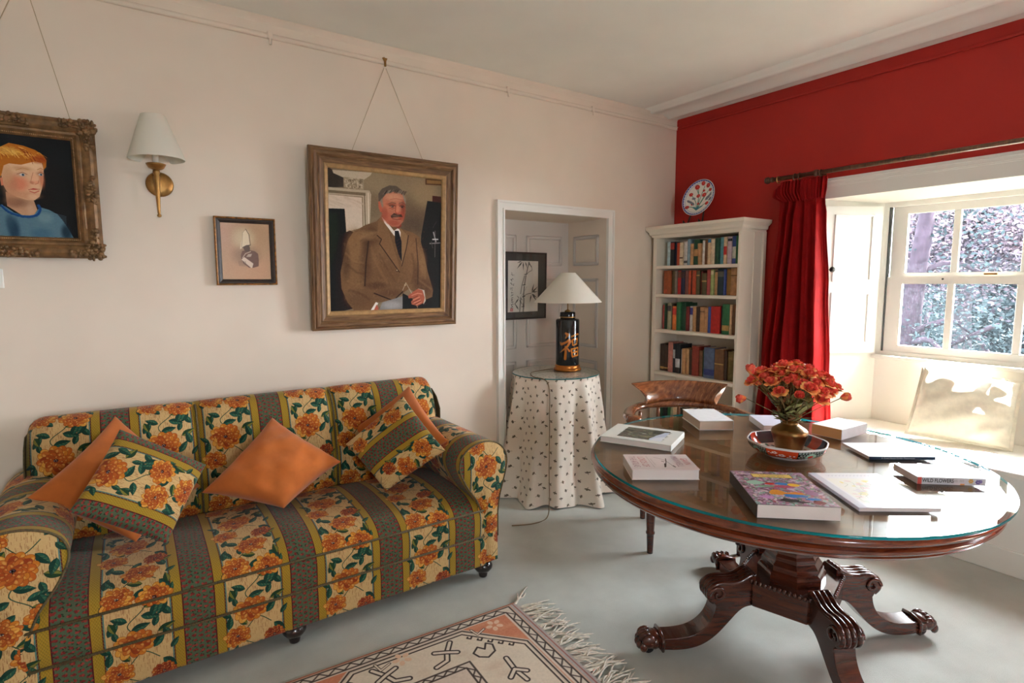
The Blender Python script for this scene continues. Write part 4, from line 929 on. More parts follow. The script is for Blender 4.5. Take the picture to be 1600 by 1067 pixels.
# ------------------------------------------------------------------ scatter cushions
def pillow(name, corners, T, mat, label, uvf=None, pull=.07, seed=0, wr=.006, sag=(0,0,0), cat='cushion', pw=.42, n=28, flange=0, group=None, ears=0):
    """corners in order: left-top, right-top, right-bottom, left-bottom"""
    A, B, D, E_ = [Vector(c) for c in corners]; rnd = random.Random(seed)
    nrm = ((B-A)+(D-E_)).cross((A-E_)+(B-D)).normalized()
    ph = [rnd.uniform(0, 6.3) for _ in range(8)]
    def pt(u, v, sgn):
        uu = u*(1-pull*(1-abs(v)**2.2)*abs(u)**3); vv = v*(1-pull*(1-abs(u)**2.2)*abs(v)**3)
        s, t_ = (uu+1)/2, (vv+1)/2
        p = (E_.lerp(D, s)).lerp(A.lerp(B, s), t_)
        k = (max(0,1-u*u)*max(0,1-v*v))
        th = T/2*k**pw
        wv = wr*k**.3*(math.sin(7*u+4*v+ph[0])*.5+math.sin(-6*u+9*v+ph[1])*.4+math.sin(14*u*v+5*v+ph[2])*.5+math.sin(17*u-5*v+ph[3])*.25)
        e = (abs(u)*abs(v))**6
        return p+nrm*(sgn*(th+wv*(.6 if sgn > 0 else .3)))+Vector(sag)*k+nrm*ears*e
    V, U, Fc = [], [], []; g = np.sin(np.linspace(-PI/2, PI/2, n+1))
    for sgn in (1, -1):
        o = len(V)
        for i in range(n+1):
            for j in range(n+1):
                V.append(pt(g[i], g[j], sgn)); U.append(uvf(g[i], g[j]) if uvf else ((g[i]+1)/2, (g[j]+1)/2))
        for i in range(n):
            for j in range(n):
                a = o+i*(n+1)+j; f = (a, a+n+1, a+n+2, a+1); Fc.append(f if sgn > 0 else f[::-1])
    ob = mesh_obj(name, V, Fc, mat, None, U, True)
    if flange: pass
    c = (A+B+D+E_)/4
    for v_ in ob.data.vertices: v_.co -= c
    ob.location = c
    return tag(ob, label, cat, group), pt, c
pillow('scatter_cushion', [(-.327,2.485,.714),(-.070,2.785,.905),(.215,2.744,.560),(-.030,2.520,.460)], .13, m_orange, 'plain orange cushion leaning behind the floral cushion at the left arm of sofa', seed=3)
pillow('scatter_cushion', [tuple(Vector((0,0,1.45)).lerp(Vector(p), .915)) for p in ((-.222,2.520,.625),(-.057,2.755,.855),(.243,2.755,.648),(.070,2.520,.425))], .12, m_floral, 'floral striped cushion propped on the left end of sofa before an orange cushion', uvf=lambda u, v: (.50+u*.50, .45+v*.36), pull=.035, seed=5, wr=.003)
pillow('scatter_cushion', [(.207,2.60,.577),(.524,2.75,.822),(.780,2.565,.612),(.500,2.47,.485)], .19, m_orange, 'plain orange cushion standing on its corner in the middle of sofa', seed=12, wr=.014, pull=.08)
pillow('scatter_cushion', [(.93,2.80,.70),(1.216,2.755,.895),(1.228,2.345,.690),(1.02,2.56,.455)], .10, m_orange, 'plain orange cushion mostly hidden behind the floral cushion at the right arm', seed=8)
pillow('scatter_cushion', [(.825,2.630,.672),(1.110,2.590,.880),(1.188,2.295,.662),(.940,2.420,.480)], .12, m_floral, 'floral striped cushion leaning into the right end of sofa', uvf=lambda u, v: (.0+v*.56, .2+u*.36), pull=.035, seed=9, wr=.003)
# pillow on the window seat
m_linen = plain('cream_linen', (226,218,198), .85, 0, .04, 30, .5, .15, sheen=.2, bscale=900, bdist=.001)
po, pt, pc = pillow('seat_cushion', [(3.915,1.350,.932),(4.035,.940,.880),(3.885,.925,.540),(3.760,1.360,.556)], .12, m_linen, 'cream linen cushion with a flanged edge leaning on the window seat', seed=21, wr=.018, pull=.02)
po.name = 'linen_cushion'
fl = []; 
for s in np.linspace(-1, 1, 14)[:-1]: fl.append((s, 1))
for s in np.linspace(1, -1, 14)[:-1]: fl.append((1, s))
for s in np.linspace(1, -1, 14)[:-1]: fl.append((s, -1))
for s in np.linspace(-1, 1, 14)[:-1]: fl.append((-1, s))
P = []
for u, v in fl:
    a = pt(u*.985, v*.985, 0)-pc; c2 = a*1.085; P.append([a, c2, c2+Vector((.002,0,.0)), a+Vector((.004,0,0))])
grid('flange', P, [[(0,0)]*4]*len(P), m_linen, po, closeu=True)
# ------------------------------------------------------------------ round pedestal table
m_mahog = wood('mahogany', (64,24,12), (104,44,20), (140,68,34), 7, (1,1,9), .22, .4)
m_mahd = wood('dark_mahogany', (42,18,12), (70,30,18), (100,46,26), 7, (1,1,8), .24, .4)
m_veneer = wood('figured_veneer', (84,50,26), (118,76,42), (150,104,62), 4.5, (1.6,1.6,1), .3, .2, .02)
TC, BC = Vector((2.037,1.184,0)), Vector((2.105,1.125,0))
GC = Vector((2.05,1.175,0))
tb = thing('pedestal_table', 'large round mahogany pedestal table with paw feet and books laid on top', 'table', tuple(BC))
def T(o): o.location = -BC; return o
RT = .700
edge = [(.0,.680),(.56,.680),(.60,.684),(.655,.684),(.668,.690),(.676,.698),(.672,.704),(.684,.708),(.692,.716),(.692,.724),(.684,.730),(.688,.734),(.698,.740),(.702,.749),(.699,.757),(.690,.762)]
b = MB(); b.lathe(edge[1:], 128, Matrix.Translation(TC), cap=False); T(b.build('moulded_rim', m_mahog, tb, auto=50))
b = MB(); b.lathe([(.0005,.762),(.690,.762)], 128, Matrix.Translation(TC), cap=False); T(b.build('tabletop', m_veneer, tb))
b = MB(); b.lathe([(.0005,.680),(.56,.680)], 64, Matrix.Translation(TC), cap=False); T(b.build('underside', m_mahd, tb))
def octp(prof, nm):
    b = MB(); b.lathe(prof, 8, Matrix.Translation(BC) @ Matrix.Rotation(R(16+22.5),4,'Z')); T(b.build(nm, m_mahd, tb))
octp([(.124,.296),(.124,.322),(.118,.330),(.110,.336),(.110,.356),(.102,.366),(.096,.374),(.096,.39),(.088,.40)], 'column_base')
octp([(.088,.40),(.085,.50),(.092,.58),(.12,.64),(.16,.665),(.20,.68)], 'column')
A0 = 61.0
b = MB(); pts = []
for k in range(4):
    a = R(A0+90*k); u = Vector((math.cos(a), math.sin(a))); n = Vector((-u.y, u.x))
    for s in (-1, 1): pts.append(tuple((u*.185+n*.05*s)+Vector((BC.x,BC.y))))
b.prism(pts, .198, .296, (0,1,2)); T(bevel(b.build('platform', m_mahd, tb), .004))
b = MB()
for i in range(0, 8):
    p, q = Vector(pts[i]), Vector(pts[(i+1)%8]); L = (q-p).length; n_ = int(L/.0165); d = (q-p).normalized(); nn = Vector((d.y,-d.x))
    for k in range(n_):
        c = p+d*(k+.5)*L/n_+nn*.002; b.ball((c.x,c.y,.2965), (.0078,.0078,.010), None, 8, 6)
T(b.build('gadrooned_edge', m_mahd, tb, smooth=True))
top_c = spline([(.165,.322),(.195,.308),(.225,.292),(.262,.286),(.300,.288),(.332,.279),(.350,.256),(.348,.232),(.330,.215)], 5)
front_c = spline([(.322,.200),(.330,.165),(.350,.130),(.385,.100),(.43,.083),(.49,.078),(.545,.080)], 5)
under_c = spline([(.545,.036),(.48,.030),(.42,.033),(.365,.050),(.315,.085),(.272,.130),(.235,.170),(.205,.190),(.165,.196)], 5)
for k in range(4):
    a = R(A0+90*k); M = Matrix.Translation(BC) @ Matrix.Rotation(a,4,'Z') @ Matrix(((1,0,0,0),(0,0,1,0),(0,1,0,0),(0,0,0,1)))
    # local x = out along the leg, local y = up, local z = across
    b = MB(); b.prism(top_c+front_c+under_c, -.040, .040, (0,1,2), M); leg = T(bevel(b.build('leg', m_mahd, tb), .006))
    W = Matrix.Translation(-Vector((0,0,0)))
    def sub(o): return o
    b = MB()
    for s in (-.031,-.0103,.0103,.031): b.tube([(x, y, s) for x, y in top_c[2:]], .0105, 8, M=M)
    sub(b.build('reeding', m_mahd, leg, smooth=True))
    for s in (-1, 1):
        sp = [(.318+math.cos(t_)*(.034-.0040*t_), .248+math.sin(t_)*(.034-.0040*t_), s*.043) for t_ in np.linspace(0, 7.4, 40)]
        b = MB(); b.tube(sp, [.0065]*30+[.005]*10, 6, M=M); sub(b.build('scroll', m_mahd, leg, smooth=True))
    b = MB(); b.tube([(.532,.058,-.047),(.532,.034,-.044),(.532,.030,0),(.532,.034,.044),(.532,.058,.047),(.532,.082,.044),(.532,.090,0),(.532,.082,-.044)], .007, 8, closed=True, M=M); sub(b.build('collar', m_mahd, leg, smooth=True))
    b = MB(); b.ball((.558,.058,0), (.034,.036,.044), M)
    for s, lx in ((-.033,.0),(-.0115,.008),(.0115,.008),(.033,.0)):
        b.ball((.583+lx,.066,s), (.030,.026,.0125), M); b.ball((.604+lx,.046,s), (.016,.020,.0115), M)
    sub(b.build('paw_foot', m_mahd, leg, smooth=True))
    b = MB(); b.lathe([(.012,-.008),(.021,-.007),(.023,0),(.021,.007),(.012,.008)], 18, M @ Matrix.Translation((.575,.023,0))); sub(b.build('caster', m_iron, leg, smooth=True))
    for ch in leg.children: ch.matrix_parent_inverse = Matrix.Identity(4)
# plate glass top: clear faces and a blue-green edge
t = NT('clear_glass'); t.n.remove(t.b)
tr = t.new('ShaderNodeBsdfTransparent'); tr.inputs[0].default_value = (.97,.99,.98,1); gl = t.new('ShaderNodeBsdfGlossy'); gl.inputs['Roughness'].default_value = .004
fr = t.new('ShaderNodeFresnel'); fr.inputs['IOR'].default_value = 1.5; mx = t.new('ShaderNodeMixShader')
front_only(t, fr, mx); t.link(tr.outputs[0], mx.inputs[1]); t.link(gl.outputs[0], mx.inputs[2]); t.link(mx.outputs[0], t.out.inputs['Surface']); m_glass = t.m
t = NT('glass_edge'); t.set((6,96,100), .06); tl = t.new('ShaderNodeBsdfTranslucent'); tl.inputs[0].default_value = s2l((8,150,156)); mx = t.new('ShaderNodeMixShader'); mx.inputs[0].default_value = .4
t.link(t.b.outputs[0], mx.inputs[1]); t.link(tl.outputs[0], mx.inputs[2]); t.link(mx.outputs[0], t.out.inputs['Surface']); m_gedge = t.m
def glass_disc(name, c, r, z0, z1, label, n=128):
    V = [(r*math.cos(2*PI*k/n), r*math.sin(2*PI*k/n), z) for z in (0, z1-z0) for k in range(n)]
    Fc = [[k for k in range(n)][::-1], [n+k for k in range(n)]]+[(k,(k+1)%n,n+(k+1)%n,n+k) for k in range(n)]
    o = mesh_obj(name, V, Fc, None, None, None, False, [m_glass, m_gedge], [0,0]+[1]*n); o.location = (c[0],c[1],z0)
    for p in o.data.polygons: p.use_smooth = p.index > 1
    return tag(o, label, 'glass top')
ZT = .7725
glass_disc('glass_tabletop', GC, .703, .763, ZT-.0003, 'round clear glass sheet with blue green edge covering the mahogany table')

# ------------------------------------------------------------------ books lying on the table
m_page = plain('book_pages', (216,198,178), .9, 0, .05, 3, .3, bscale=500)
m_pagew = plain('white_book_pages', (226,216,212), .9, 0, .04, 3, .3, bscale=500)
m_pageb = plain('brown_edged_pages', (204,150,96), .9, 0, .06, 3, .3, bscale=500)
def cov(name, col, rough=.4): return plain(name, col, rough, 0, .02, 40, spec=.5)
m_ink_r = cov('red_print', (170,70,80)); m_ink_k = cov('dark_print', (50,44,46)); m_ink_w = cov('white_print', (220,224,226)); m_ink_p = cov('mauve_print', (146,104,118))
def flat_book(label, c, ang, L, Wd, h, cover, pages, spine='-y', hard=True, art=None, art_flip=0, group=None, cat='book'):
    """L along local x, Wd along local y ; spine names the bound side"""
    t = thing('book', label, cat, (c[0], c[1], ZT), R(ang), group)
    th = .0028 if hard else .0008; ov = .003 if hard else 0
    x, y = L/2, Wd/2
    b = MB(); b.box((-x,-y,0),(x,y,th)); b.box((-x,-y,h-th),(x,y,h))
    s = {'-y':((-x,-y,th),(x,-y+.0025,h-th)), '+y':((-x,y-.0025,th),(x,y,h-th)), '-x':((-x,-y,th),(-x+.0025,y,h-th)), '+x':((x-.0025,-y,th),(x,y,h-th))}[spine]
    b.box(*s); bevel(b.build('cover', cover, t), .0012, 2)
    lo, hi = [-x+ov, -y+ov, th], [x-ov, y-ov, h-th]
    if spine == '-y': lo[1] = -y+.0026
    if spine == '+y': hi[1] = y-.0026
    if spine == '-x': lo[0] = -x+.0026
    if spine == '+x': hi[0] = x-.0026
    MB().box(lo, hi).build('pages', pages, t)
    if art is not None:
        e = .0009; z = h+.0004
        uv = [(0,0),(1,0),(1,1),(0,1)]; uv = uv[art_flip:]+uv[:art_flip]
        mesh_obj('cover_picture', [(-x+e,-y+e,z),(x-e,-y+e,z),(x-e,y-e,z),(-x+e,y-e,z)], [(0,1,2,3)], art, t, uv)
    return t
m_c_ivory = cov('ivory_cover', (224,224,216), .35); m_c_pink = cov('pale_pink_cover', (226,212,210), .4); m_c_white = cov('white_cover', (236,238,240), .4); m_c_dark = cov('black_cover', (38,34,36), .35)
m_c_lilac = cov('pale_lilac_cover', (212,212,226), .35); m_c_blue = cov('navy_spine', (28,52,76), .3)
def art(n, cv): return img_mat(n, cv, .25, spec=.5)
flat_book('ivory landscape-format book with a rocky photograph on its cover, left of the table', (1.791,1.629), -64, .300, .232, .025, m_c_ivory, m_pagew, '+x', True, art('landscape_jacket', landscape_cover()))
k = flat_book('pale pink hardback titled Lords of the Atlas before the ivory book', (1.530,1.308), -35, .232, .168, .037, m_c_pink, m_pagew, '+y', True, art('pink_jacket', atlas_cover()))
def on_cover(bk, nm, s, size, x, y, h, rot, m, sx=1): return text(nm, s, size, Matrix.Translation((x,y,h+.0007)) @ Matrix.Rotation(R(rot),4,'Z'), m, bk, sx)
for s, x, m in (('GAVIN',.090,m_ink_r),('MAXWELL',.060,m_ink_p)): on_cover(k, 'author_lettering', s, .034, x, 0, .037, -90, m, .72)
for s, x, m in (('LORDS OF',-.060,m_ink_r),('THE ATLAS',-.092,m_ink_p)): on_cover(k, 'title_lettering', s, .033, x, 0, .037, -90, m, .72)
flat_book('thick blank white hardback lying near the carved chair back', (2.243,1.640), -33, .158, .240, .044, m_c_white, m_page, '+x')
flat_book('small pale lilac paperback lying just behind the bronze vase', (2.450,1.440), -40, .135, .205, .028, m_c_lilac, m_pagew, '+x', False)
k = flat_book('thick white paperback with brown page edges right of the rose bunch', (2.580,1.196), -2, .210, .130, .045, m_c_white, m_pageb, '-y', False)
k = flat_book('thin white paperback with a navy blue spine lying near the window seat', (2.440,.950), -36, .245, .185, .012, m_c_white, m_pagew, '-y', False)
MB().box((-.1225,-.0932,.0002),(.1225,-.0924,.0118)).build('spine_label', m_c_blue, k)
text('spine_lettering', 'A Great House Garden Restoration', .0085, Matrix.Translation((-.015,-.0936,.006)) @ Matrix.Rotation(R(90),4,'X'), m_ink_w, k)
k = flat_book('white paperback with WILD FLOWERS printed along its spine, at the right of the table', (2.268,.722), -40, .212, .140, .024, m_c_white, m_pagew, '-y', False)
mesh_obj('spine_label', [(-.106,-.0704,.0),(.106,-.0704,.0),(.106,-.0704,.024),(-.106,-.0704,.024)], [(0,1,2,3)], art('wildflower_spine', wildflower_spine()), k, [(0,0),(1,0),(1,1),(0,1)])
text('spine_lettering', 'WILD FLOWERS', .0175, Matrix.Translation((-.042,-.0707,.0125)) @ Matrix.Rotation(R(90),4,'X'), m_ink_k, k, .78, bold=.0004)
k = flat_book('thick paperback with a crowded lilac and orange miniature on its cover', (1.634,.920), -41, .228, .290, .040, m_c_dark, m_pagew, '-x', False, art('miniature_cover', mughal_cover()))
m_ink_b = cov('brown_print', (96,66,30))
for s, y in (('Persian and',.116),('Mughal Art',.098)): on_cover(k, 'title_lettering', s, .0175, .006, y-.0005, .0402, 0, m_ink_b, 1.0)
flat_book('thin pale grey paperback with faint flower drawings on its cover', (1.926,.792), -36, .236, .305, .011, m_c_lilac, m_pagew, '-x', False, art('flower_drawing_cover', botanical_cover()))

# ------------------------------------------------------------------ porcelain bowl, brass vase, roses
VC = Vector((2.090,1.160,ZT))
lob = lambda a: 1+.018*math.cos(8*a)
m_bowl_o = img_mat('imari_outside', bowl_pattern(), .12, spec=.6); m_bowl_i = img_mat('imari_inside', bowl_inside(), .12, spec=.6); m_porc = plain('white_porcelain', (232,232,232), .12, 0, .01, spec=.6)
bw = thing('bowl', 'scalloped red, black and white porcelain bowl under the brass vase', 'bowl', tuple(VC))
def ringmesh(nm, prof, mat, uvf, n=96):
    P = [[Vector((r*lob(a)*math.cos(a), r*lob(a)*math.sin(a), z)) for r, z in prof] for a in np.linspace(0, 2*PI, n+1)]
    UV = [[uvf(a, j/(len(prof)-1), prof[j]) for j in range(len(prof))] for a in np.linspace(0, 2*PI, n+1)]
    return grid(nm, P, UV, mat, bw)
out = spline([(.098,.012),(.122,.022),(.137,.038),(.143,.057)], 5)
ringmesh('painted_outside', out, m_bowl_o, lambda a, t_, p: (a/(2*PI)*1.0, t_))
ringmesh('painted_inside', [(r-.005, z+.001) for r, z in out[::-1]]+[(.06,.014),(.001,.013)], m_bowl_i, lambda a, t_, p: (.5+math.cos(a)*p[0]/.29, .5+math.sin(a)*p[0]/.29))
ringmesh('rim', [(.142,.0565),(.1445,.0585),(.1425,.0605),(.138,.0585)], m_porc, lambda a, t_, p: (a, t_))
ringmesh('foot', [(.098,.0125),(.084,.010),(.080,.0002),(.074,.0002),(.074,.008)], m_porc, lambda a, t_, p: (a, t_))
m_brassv = plain('brushed_bronze', (128,96,56), .32, .95, .12, 18, .04)
vs = MB(); vs.lathe(spline([(.040,.0),(.046,.002),(.053,.03),(.060,.056),(.066,.075),(.062,.088),(.046,.100),(.031,.110),(.029,.117),(.032,.124),(.037,.128),(.034,.1285),(.026,.118),(.02,.09)], 4), 48)
vo = vs.build('vase', m_brassv, None, smooth=True); vo.location = VC+Vector((.004,-.006,.0146)); tag(vo, 'squat bronze vase holding the roses in the middle of the table', 'vase')
def petal_mat(nm, a, b_):
    t = NT(nm).set(None, .55, spec=.3); v = t.coord('Object'); t.link(t.ramp(t.noise(v, 46, 2), [(.35, s2l(a)), (.65, s2l(b_))]), t.b.inputs['Base Color']); return t.m
m_pet1 = petal_mat('red_petal', (226,70,64), (246,130,102)); m_pet2 = petal_mat('orange_petal', (240,126,72), (250,194,114)); m_sep = plain('pale_green_leaf', (156,160,104), .6, 0, .3, 60); m_stem = plain('brown_green_stem', (116,102,66), .6, 0, .3, 60); m_leafr = plain('reddish_leaf', (176,120,84), .6, 0, .3, 50)
def bloom_mesh(nm, openness, seed):
    rnd = random.Random(seed); V, Fc, mi = [], [], []
    def petal(a, r0, r1, z0, z1, w, curl, m):
        o = len(V); nu, nv = 4, 5
        for i in range(nu+1):
            t_ = i/nu; rr = r0+(r1-r0)*math.sin(t_*PI/2); z = z0+(z1-z0)*t_; ww = w*(.35+.65*math.sin(PI*(.15+.75*t_)))
            rr += curl*max(0, t_-.65)*1.2; z -= curl*max(0, t_-.75)*.9
            for j in range(nv+1):
                s = (j/nv-.5)*2; aa = a+s*ww/max(rr, .004); r2 = rr*(1-.10*(1-s*s)*0)
                V.append(Vector((r2*math.cos(aa), r2*math.sin(aa), z-.004*s*s*t_)))
        for i in range(nu):
            for j in range(nv):
                q = o+i*(nv+1)+j; Fc.append((q,q+1,q+nv+2,q+nv+1)); mi.append(m)
    for k in range(3): petal(k*2.1, .002, .006, .008, .031, .008, 0, 0)
    for k in range(4): petal(k*1.57+.5, .004, .011, .004, .031, .012, .002*openness, 0)
    for k in range(5): petal(k*1.257+.2, .006, .017*(.7+.3*openness), .002, .029, .015, .010*openness, 0)
    for k in range(5): petal(k*1.257+.9, .006, .022*(.6+.4*openness), .0, .024, .017, .016*openness, 1 if k%2 else 0)
    if openness > .6:
        for k in range(5): petal(k*1.257+rnd.random(), .006, .026, -.002, .017, .018, .022, 1)
    me = bpy.data.meshes.new(nm); me.from_pydata(V, [], Fc); me.materials.append(m_pet1); me.materials.append(m_pet2); me.polygons.foreach_set('material_index', mi); me.polygons.foreach_set('use_smooth', [True]*len(Fc)); return me
BL = [bloom_mesh('bloom', .8, 1), bloom_mesh('bloom', .5, 2), bloom_mesh('bloom', .15, 3)]
def leaf_geo(V, Fc, base, d, L, wd, up=Vector((0,0,1))):
    d = d.normalized(); s = d.cross(up); s = s.normalized() if s.length > .01 else Vector((1,0,0)); n = s.cross(d); o = len(V)
    for i in range(5):
        t_ = i/4; w = wd*math.sin(PI*min(.98, .12+.86*t_)); c = base+d*L*t_-n*(-.25*L*t_*t_*.6)
        V += [c-s*w+n*w*.3, c, c+s*w+n*w*.3]
    for i in range(4):
        q = o+i*3; Fc += [(q,q+1,q+4,q+3),(q+1,q+2,q+5,q+4)]
neck = VC+Vector((.004,-.006,.128))
SP = bpy.data.meshes.new('sepals'); V, Fc = [], []
for k in range(5): a = k*1.257; leaf_geo(V, Fc, Vector((0,0,-.004)), Vector((math.cos(a)*.75, math.sin(a)*.75, .8)), .026, .006)
SP.from_pydata(V, [], Fc); SP.materials.append(m_sep)
def rose(tip, kind, scale, label, group, axis=None, lf=True, rnd=random):
    rt_ = neck+Vector((rnd.uniform(-.018,.018), rnd.uniform(-.018,.018), -.045)); r = thing('rose', label, 'flower', tuple(rt_), 0, group)
    rel = Vector(tip)-rt_; ax = (axis or (rel+Vector((0,0,.03)))).normalized()
    bl = link(bpy.data.objects.new('bloom', BL[kind]), r); Q = ax.to_track_quat('Z','Y').to_matrix().to_4x4()
    Mx = Matrix.Translation(rel) @ Q @ Matrix.Rotation(rnd.uniform(0,6.3),4,'Z') @ Matrix.Scale(scale,4); bl.matrix_local = Mx
    se = link(bpy.data.objects.new('sepals', SP), r); se.matrix_local = Mx
    mid = Vector((rel.x*.30, rel.y*.30, rel.z*.55)); P = spline([(0,0,0), tuple(Vector((rel.x*.10,rel.y*.10,.048))), tuple(mid), tuple(rel)], 4)
    MB().tube(P, .0016, 5).build('stem', m_stem, r, smooth=True)
    if lf:
        for q in range(2):
            V, Fc = [], []
            base = Vector(P[rnd.randint(4, 10)]); a = rnd.uniform(0, 6.3); leaf_geo(V, Fc, base, Vector((math.cos(a), math.sin(a), rnd.uniform(-.1,.9))), rnd.uniform(.04,.07), rnd.uniform(.010,.018))
            mesh_obj('leaf', V, Fc, rnd.choice((m_sep,m_sep,m_stem,m_leafr)), r, None, True)
    return r
rr = random.Random(31); used = []; grp = 'roses bunched in the bronze vase'
n_r = 0
for tries in range(3000):
    a, q = rr.uniform(0, 2*PI), math.sqrt(rr.random())
    hx, hy = math.cos(a)*q*.156, math.sin(a)*q*.156; hz = .150+.056*(1-q*q)+rr.uniform(-.022,.022)-.02*q
    p = neck+Vector((hx, hy, hz))
    if all((p-u).length > .0265 for u in used):
        used.append(p); n_r += 1; rose(p, rr.choice((0,0,0,1)), rr.uniform(.80,.98), 'open orange red rose bunched with its neighbours in the bronze vase', grp, None, True, rr)
    if n_r >= 76: break
left = -rt; ncam = -fw
def at_cam(u, v, dep=0):                                             # a place in the upright plane through the vase, seen at this spot of the photograph
    d = fw+rt*((u-800)/F_PX)-upv*((v-533.5)/F_PX); cpos = Vector((0,0,1.45)); k = (neck-cpos).dot(fw0)/d.dot(fw0); return cpos+d*(k+dep)
rose(at_cam(1165,622), 2, 1.15, 'single drooping rosebud low on the left side of the rose bunch', grp, -rt0+Vector((0,0,-.1)), False, rr)
rose(at_cam(1314,622), 2, 1.15, 'single rosebud reaching far out on the right side of the rose bunch', grp, rt0+Vector((0,0,.25)), False, rr)
rose(at_cam(1175,584), 2, 1.25, 'upright half closed rosebud at the top left of the rose bunch', grp, -rt0*.3+Vector((0,0,1)), False, rr)

# ------------------------------------------------------------------ carved chair behind the table
m_chair = wood('polished_elm', (72,38,20), (116,66,36), (158,100,60), 9, (1,6,2), .2, .4)
ca = R(232); cf = Vector((math.cos(ca), math.sin(ca), 0)); csd = Vector((math.sin(ca), -math.cos(ca), 0))     # forward, side
CC = Vector((2.56,2.0,0)); MC = Matrix(((csd.x,cf.x,0,0),(csd.y,cf.y,0,0),(0,0,1,0),(0,0,0,1)))
ch = thing('armchair', 'dark polished wooden tub armchair with curved crest rail tucked behind the round table', 'chair', tuple(CC))
b = MB(); b.prism([(.24*math.copysign(abs(math.cos(a))**.6, math.cos(a)), .235*math.copysign(abs(math.sin(a))**.6, math.sin(a))) for a in np.linspace(0, 2*PI, 41)[:-1]], .415, .452, (0,1,2), MC); bevel(b.build('seat', m_chair, ch), .012, 3)
for x, y in ((-.235,.235),(.235,.235),(-.20,-.21),(.20,-.21)):
    k = 1.0; b = MB(); b.lathe([(.016,0),(.0165,.02),(.0195,.10),(.0195,.104),(.024,.110),(.024,.118),(.020,.124),(.025,.22),(.026,.36),(.024,.42)], 16, MC @ Matrix.Translation((x,y,0))); b.build('leg', m_mahd, ch, smooth=True)
ar = spline([(-.325,.16,.712),(-.335,.10,.708),(-.325,0,.700),(-.29,-.12,.700),(-.20,-.215,.706),(0,-.255,.708),(.20,-.215,.706),(.29,-.12,.700),(.325,0,.700),(.335,.10,.708),(.325,.16,.712)], 5)
b = MB(); b.tube(ar, .034, 12, M=MC, squash=.60); b.build('arm_rail', m_chair, ch, smooth=True)
for s in (-1, 1):
    b = MB(); b.lathe([(.001,-.026),(.034,-.023),(.046,0),(.034,.022),(.001,.025)], 18, MC @ Matrix.Translation((s*.322,.175,.708))); b.build('arm_scroll', m_chair, ch, smooth=True)
P, UV = [], []
for i in range(25):
    s = -1+2*i/24; row = []
    for j, (z, fl, dy) in enumerate(((.722,.0,.012),(.75,-.012,.008),(.775,.000,-.004),(.805,.035,-.020),(.832,.075,-.034),(.838,.078,-.044),(.830,.074,-.058),(.79,.02,-.040),(.75,-.010,-.024),(.722,.0,-.018))):
        w = .205+fl*(1 if abs(s) > .0 else 1); x = s*w; zc = z+ (0.006*(1-s*s) if z > .8 else 0)
        row.append(MC @ Vector((x, -.262+.085*s*s+dy, zc)))
    P.append(row); UV.append([(0,0)]*10)
grid('crest_rail', P, UV, m_chair, ch, closev=True, cap=True)
for s in (-.28,-.14,0,.14,.28):
    a = math.asin(max(-1,min(1,s/.30))); x, y = s, -.25*math.cos(a)+.01
    b = MB(); b.lathe([(.009,.45),(.012,.50),(.016,.56),(.010,.60),(.012,.66),(.009,.70)], 12, MC @ Matrix.Translation((x*.9,y*.9,0))); b.build('spindle', m_chair, ch, smooth=True)
for s in (-1, 1):
    b = MB(); b.lathe([(.011,.45),(.016,.52),(.020,.57),(.012,.61),(.014,.67),(.012,.705)], 12, MC @ Matrix.Translation((s*.232,.10,0)) @ Matrix.Identity(4)); 
    b.build('arm_support', m_chair, ch, smooth=True)
for o in ch.children: o.matrix_parent_inverse = Matrix.Identity(4)
# ------------------------------------------------------------------ white bookcase and its books
BX, BY0, BY1 = 3.455, 2.305, 3.075
bc = thing('bookcase', 'tall white painted open bookcase standing in the corner against the red wall', 'bookcase', (3.6,2.69,0))
def B(o): o.location = (-3.6,-2.69,0); return o
XB = XR-.016
B(MB().box((BX,BY0,0),(XB,BY0+.020,1.80), bevel=.002).build('side_panel', m_case, bc)); B(MB().box((BX,BY1-.035,0),(XB,BY1,1.80), bevel=.002).build('side_panel', m_case, bc))
B(MB().box((XB-.012,BY0+.02,0),(XB,BY1-.035,1.79)).build('back_panel', m_case, bc))
B(MB().box((BX+.15,BY0-.006,0),(BX+.158,BY0,1.79)).box((XB-.03,BY0-.014,0),(XB,BY0,1.79)).build('side_moulding', m_case, bc))
SHELF = (1.565,1.345,1.068,.733,.265,.09)
for z in SHELF: B(MB().box((BX+.001,BY0+.0205,z-.024),(XB-.0125,BY1-.0355,z), bevel=.002).build('shelf', m_case, bc))
B(MB().box((BX+.001,BY0+.0205,1.778),(XB-.0125,BY1-.0355,1.80)).build('top_board', m_case, bc))
B(MB().box((BX+.012,BY0+.0205,0),(BX+.03,BY1-.0355,.066)).build('plinth', m_case, bc))
b = MB()
steps = [(0,1.785),(.008,1.785),(.012,1.80),(.022,1.806),(.026,1.825),(.044,1.842),(.048,1.846),(.050,1.868),(0,1.868)]
V, Fc = [], []
for d, z in steps: V += [(BX-d,BY1+min(d,.040),z),(BX-d,BY0-d,z),(XB,BY0-d,z)]
n_ = len(steps)
for i in range(n_-1):
    for j in range(2): Fc.append((i*3+j,(i+1)*3+j,(i+1)*3+j+1,i*3+j+1))
B(mesh_obj('cornice', V, Fc, m_case, bc)); B(MB().box((BX-.001,BY0,1.80),(XB,BY1+.03,1.868)).build('cornice_top', m_case, bc))
ORD = ('leftmost','second from the left','third from the left','fourth from the left','fifth from the left','sixth from the left','seventh from the left','eighth from the left','ninth from the left','tenth from the left','tenth from the right','ninth from the right','eighth from the right','seventh from the right','sixth from the right','fifth from the right','fourth from the right','third from the right','second from the right','rightmost')
_bm = {}
def bmat(c):
    if c not in _bm: _bm[c] = plain('book_cloth', c, .6, 0, .10, 40, .15)
    return _bm[c]
